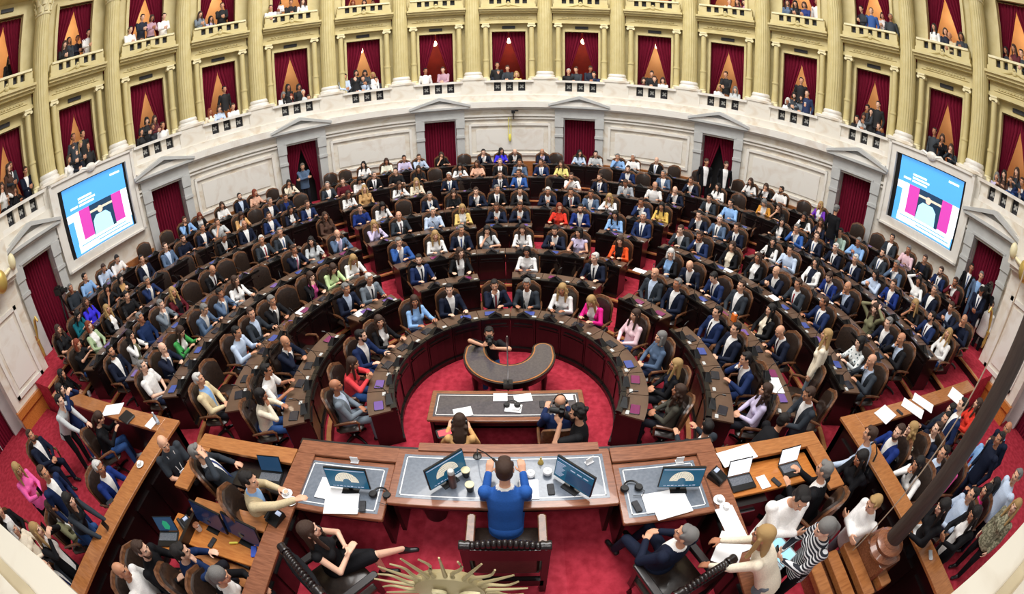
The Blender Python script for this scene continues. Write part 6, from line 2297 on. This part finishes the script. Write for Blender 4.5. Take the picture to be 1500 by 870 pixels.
for line in ITEM_DATA.split('\n'):
    if not line.strip():
        continue
    a, lab = line.split('|')
    kind, x, y, z, rot, ex = a.split()
    x, y, z, rot = float(x), float(y), float(z), float(rot)
    if kind == 'paper':
        w, d = map(float, ex.split('x'))
        m = MB().box(-w / 2, w / 2, -d / 2, d / 2, 0, .004)
        m.box(-w / 2, w / 2, -d / 2, d / 2, .004, .006, Matrix.Rotation(.03, 4, 'Z'))
        o = m.obj('paper', M_PAPER); place(o, x, y, z, rot); tag(o, lab, 'paper', 'papers lying about')
    elif kind == 'card':
        o = MB().box(-.05, .05, -.004, .004, 0, .08).box(-.05, .05, -.03, .03, 0, .004).obj('name_card', M_PAPER); place(o, x, y, z, rot); tag(o, lab, 'card')
    elif kind == 'phone':
        t = thing('phone', lab, 'phone'); place(t, x, y, z, rot)
        MB().rbox(-.038, .038, -.078, .078, 0, .009, .01).obj('case', {'blue': M_BLUEPH, 'white': M_WHITE}.get(ex, M_BLACK), t)
        MB().box(-.034, .034, -.072, .072, .009, .0105).obj('display', M_GLASS if ex == 'white' else M_BLUEPH if ex == 'blue' else M_GRILLE, t)
    elif kind == 'headset':
        t = thing('headset', lab, 'headphones'); place(t, x, y, z, rot)
        MB().tube([(.085 * math.cos(R(q)), .01 + .09 * math.sin(R(q)), .02) for q in range(0, 181, 15)], .011, 8).obj('band', M_BLACK, t, True)
        for s in (-1, 1):
            MB().lathe([(.045, 0), (.05, .02), (.04, .04)], 16, c=(s * .08, 0)).obj('ear_cup', M_BLACKSOFT, t, True)
        MB().tube([(.08, 0, .01), (.14, -.05, .008), (.1, -.12, .008), (0, -.1, .008)], .004, 6).obj('cord', M_BLACK, t)
    elif kind == 'bottle':
        t = thing('bottle', lab, 'bottle'); place(t, x, y, z, rot)
        if ex == 'clear':
            MB().lathe([(.033, 0), (.035, .02), (.035, .14), (.015, .18), (.015, .2)], 16).obj('flask', M_CLEAR, t, True)
            MB().lathe([(.017, .2), (.017, .22)], 12).obj('cap', M_WHITE, t)
        else:
            MB().lathe([(.04, 0), (.042, .02), (.04, .2), (.036, .23)], 20).obj('flask', mat('bottle_bronze', (104, 76, 70), .3, .5), t, True)
            MB().lathe([(.037, .23), (.037, .27), (.03, .28)], 20).obj('cap', M_GREY, t, True)
    elif kind == 'cup':
        t = thing('cup', lab, 'cup'); place(t, x, y, z, rot)
        dk = ex == 'dark'
        MB().lathe([(.036, 0), (.046, .08), (.048, .1)], 20).obj('body', M_BLACK if dk else M_WHITE, t, True)
        MB().lathe([(.05, .1), (.05, .112), (.042, .116)], 20).obj('lid', M_CREAM_LIGHT if dk else M_WALNUT, t, True)
    elif kind == 'saucer':
        t = thing('cup_and_saucer', lab, 'cup'); place(t, x, y, z, rot)
        MB().lathe([(.03, 0), (.07, .012), (.072, .016), (.03, .008)], 20).obj('saucer', M_WHITE, t, True)
        MB().lathe([(.022, .012), (.036, .03), (.04, .06), (.034, .058), (.02, .03)], 20).obj('cup', M_WHITE, t, True)
    elif kind == 'tin':
        t = thing('sugar_bowl', lab, 'bowl'); place(t, x, y, z, rot)
        MB().lathe([(.03, 0), (.05, .02), (.052, .05), (.045, .06)], 20).obj('bowl', M_WHITE, t, True)
        MB().lathe([(.05, .06), (.03, .075), (.01, .08), (.012, .092)], 16).obj('lid', M_WHITE, t, True)
    elif kind == 'bell':
        t = thing('table_bell', lab, 'bell'); place(t, x, y, z, rot)
        MB().lathe([(.035, 0), (.033, .01), (.024, .04), (.012, .055)], 18).obj('bell', M_GOLDP, t, True)
        MB().lathe([(.008, .055), (.011, .08), (.006, .1)], 12).obj('handle', M_GOLDP, t, True)
    elif kind == 'deskphone':
        t = thing('desk_phone', lab, 'telephone'); place(t, x, y, z, rot)
        MB().add([(-.09, -.1, 0), (.09, -.1, 0), (.09, .1, 0), (-.09, .1, 0), (-.09, -.1, .025), (.09, -.1, .025), (.09, .1, .075), (-.09, .1, .075)], [(0, 3, 2, 1), (4, 5, 6, 7), (0, 1, 5, 4), (1, 2, 6, 5), (2, 3, 7, 6), (3, 0, 4, 7)]).obj('base', M_BLACK, t)
        MB().tube([(-.06, -.09, .06), (-.06, 0, .09), (-.06, .09, .105)], [.026, .018, .026], 8).obj('handset', M_BLACKSOFT, t, True)
        MB().box(.0, .07, .03, .08, .062, .075).obj('display', E_NAVYG, t)
    elif kind == 'laptop':
        t = thing('laptop', lab, 'laptop'); place(t, x, y, z - .02 if ex == 'screen' else z, rot)
        cs = M_WHITE if ex == 'white' else M_BLACK
        MB().rbox(-.17, .17, -.12, .12, 0, .018, .01).obj('base', cs, t)
        if ex != 'closed':
            MB().box(-.15, .15, -.03, .09, .018, .02).obj('keyboard', M_GREYKEY, t)
            K = Matrix.Translation((0, .12, .015)) @ Matrix.Rotation(-R(18), 4, 'X')
            MB().rbox(-.17, .17, 0, .012, 0, .23, .006, K).obj('lid', cs, t)
            dm = {'white': E_PALE, 'screen': E_WHITE, 'dark': E_TEALDK, 'teal': E_TEALDK}[ex]
            d = MB().box(-.158, .158, -.003, 0, .012, .218, K).obj('display', dm, t)
            if ex == 'teal':
                o = MB().prism([(-.05, .04), (.02, .03), (.06, .08), (.04, .15), (-.02, .17), (-.06, .12)], 0, .002, K @ Matrix.Translation((.01, -.003, 0)) @ Matrix.Rotation(PI / 2, 4, 'X')).obj('map', mat('map_green', (40, 150, 110), .4, emit=(40, 150, 110), estr=.6), d)
        else:
            MB().rbox(-.17, .17, -.12, .12, .02, .032, .01).obj('lid', M_BLACK, t)
    elif kind == 'keyboard':
        t = thing('keyboard', lab, 'keyboard'); place(t, x, y, z, rot)
        MB().rbox(-.2, .2, -.065, .065, 0, .018, .01).obj('tray', M_BLACK, t)
        MB().box(-.19, .19, -.055, .055, .018, .022).obj('keys', M_GREYKEY, t)
    elif kind == 'marker':
        o = MB().rbox(-.06, .06, -.012, .012, 0, .022, .006).obj('marker', M_YEL); place(o, x, y, z, rot); tag(o, lab, 'pen')
    elif kind == 'tablet':
        t = thing('tablet', lab, 'tablet'); place(t, x, y, z, rot)
        MB().rbox(-.13, .13, -.09, .09, 0, .01, .012).obj('case', M_BLACK, t)
        MB().box(-.1, .1, -.06, .06, .01, .0115).obj('display', mat('tablet_red', (210, 70, 80), .3, emit=(210, 70, 80), estr=.6), t)
    elif kind == 'bin':
        t = thing('waste_bin', lab, 'bin'); place(t, x, y, z, rot)
        MB().lathe([(.13, 0), (.17, .32), (.175, .33), (.16, .32), (.12, .02)], 24).obj('bucket', M_BLACK, t, True)
    elif kind == 'folder':
        t = thing('orange_box', lab, 'box'); place(t, x, y, z, rot)
        MB().rbox(-.06, .06, -.04, .04, 0, .16, .01).obj('carton', M_ORANGEBOX, t)
        MB().box(-.03, .03, -.015, .015, .16, .19).obj('tab', M_PAPER, t)

# video cameras by the far doors, the wall camera, tripod
def video_camera(lab, M, tripod):
    t = thing('video_camera', lab, 'camera'); t.matrix_world = M
    MB().rbox(-.08, .08, -.2, .2, 0, .2, .03).box(-.05, .05, -.12, .1, .2, .25).obj('camera_body', M_BLACK, t)
    MB().lathe([(.06, .2), (.065, .3), (.05, .36), (.075, .42)], 16, M=Matrix.Translation((0, 0, .1)) @ Matrix.Rotation(-PI / 2, 4, 'X')).obj('lens', M_BLACKSOFT, t, True)
    MB().box(-.16, -.08, .0, .12, .08, .16).obj('viewfinder', M_BLACK, t)
    if tripod:
        for q in range(3):
            a = q * 2 * PI / 3 + .5
            MB().tube([(0, 0, -.05), (.38 * math.cos(a), .38 * math.sin(a), -1.35)], [.03, .015], 8).obj('leg', M_BLACK, t)
        MB().lathe([(.05, -.12), (.06, 0)], 12).obj('head', M_BLACK, t)
video_camera('video camera on black tripod in the far left doorway', Matrix.Translation((-11.6, .1, 2.55)) @ Matrix.Rotation(-R(80), 4, 'Z'), True)
video_camera('large shoulder video camera held at the far right doorway', Matrix.Translation((11.55, -.72, 2.78)) @ Matrix.Rotation(R(85), 4, 'Z'), False)
t = thing('wall_camera', 'small black camera on bracket above central wall panel', 'camera'); t.matrix_world = frame_at(.7, 12.1)
MB().box(-.07, .07, -.25, .05, 3.98, 4.1).box(.05, .2, -.2, -.12, 4.06, 4.12).obj('camera_body', M_BLACK, t)
MB().tube([(0, .0, 3.98), (0, .05, 3.8), (0, .24, 3.72)], .02, 8).obj('bracket', M_BLACK, t)
t = thing('tassel_cord', 'yellow hanging cord with tassel below the wall camera', 'cord'); t.matrix_world = frame_at(0.0, 12.28)
MB().tube([(-.04, 0, 3.8), (-.05, 0, 3.4), (-.06, 0, 3.05)], .014, 6).tube([(.05, 0, 3.8), (.05, 0, 3.4), (.04, 0, 3.05)], .014, 6).obj('cord', M_YEL, t)
MB().lathe([(.02, 3.1), (.06, 3.02), (.055, 2.88), (.03, 2.8)], 12).obj('tassel', M_YEL, t, True)
# gooseneck microphone on the central desk
t = thing('desk_microphone', 'gooseneck microphone bending towards the person in bright blue suit', 'microphone', (-.3, -2.12, 1.5))
MB().lathe([(.05, 0), (.05, .02), (.02, .03)], 16).obj('base', M_BLACK, t, True)
MB().tube([(0, 0, .02), (.02, -.1, .25), (.12, -.3, .42), (.22, -.42, .45)], .007, 8).obj('gooseneck', M_BLACK, t)
MB().tube([(.21, -.41, .45), (.26, -.47, .445)], .014, 8).obj('capsule', M_BLACK, t)
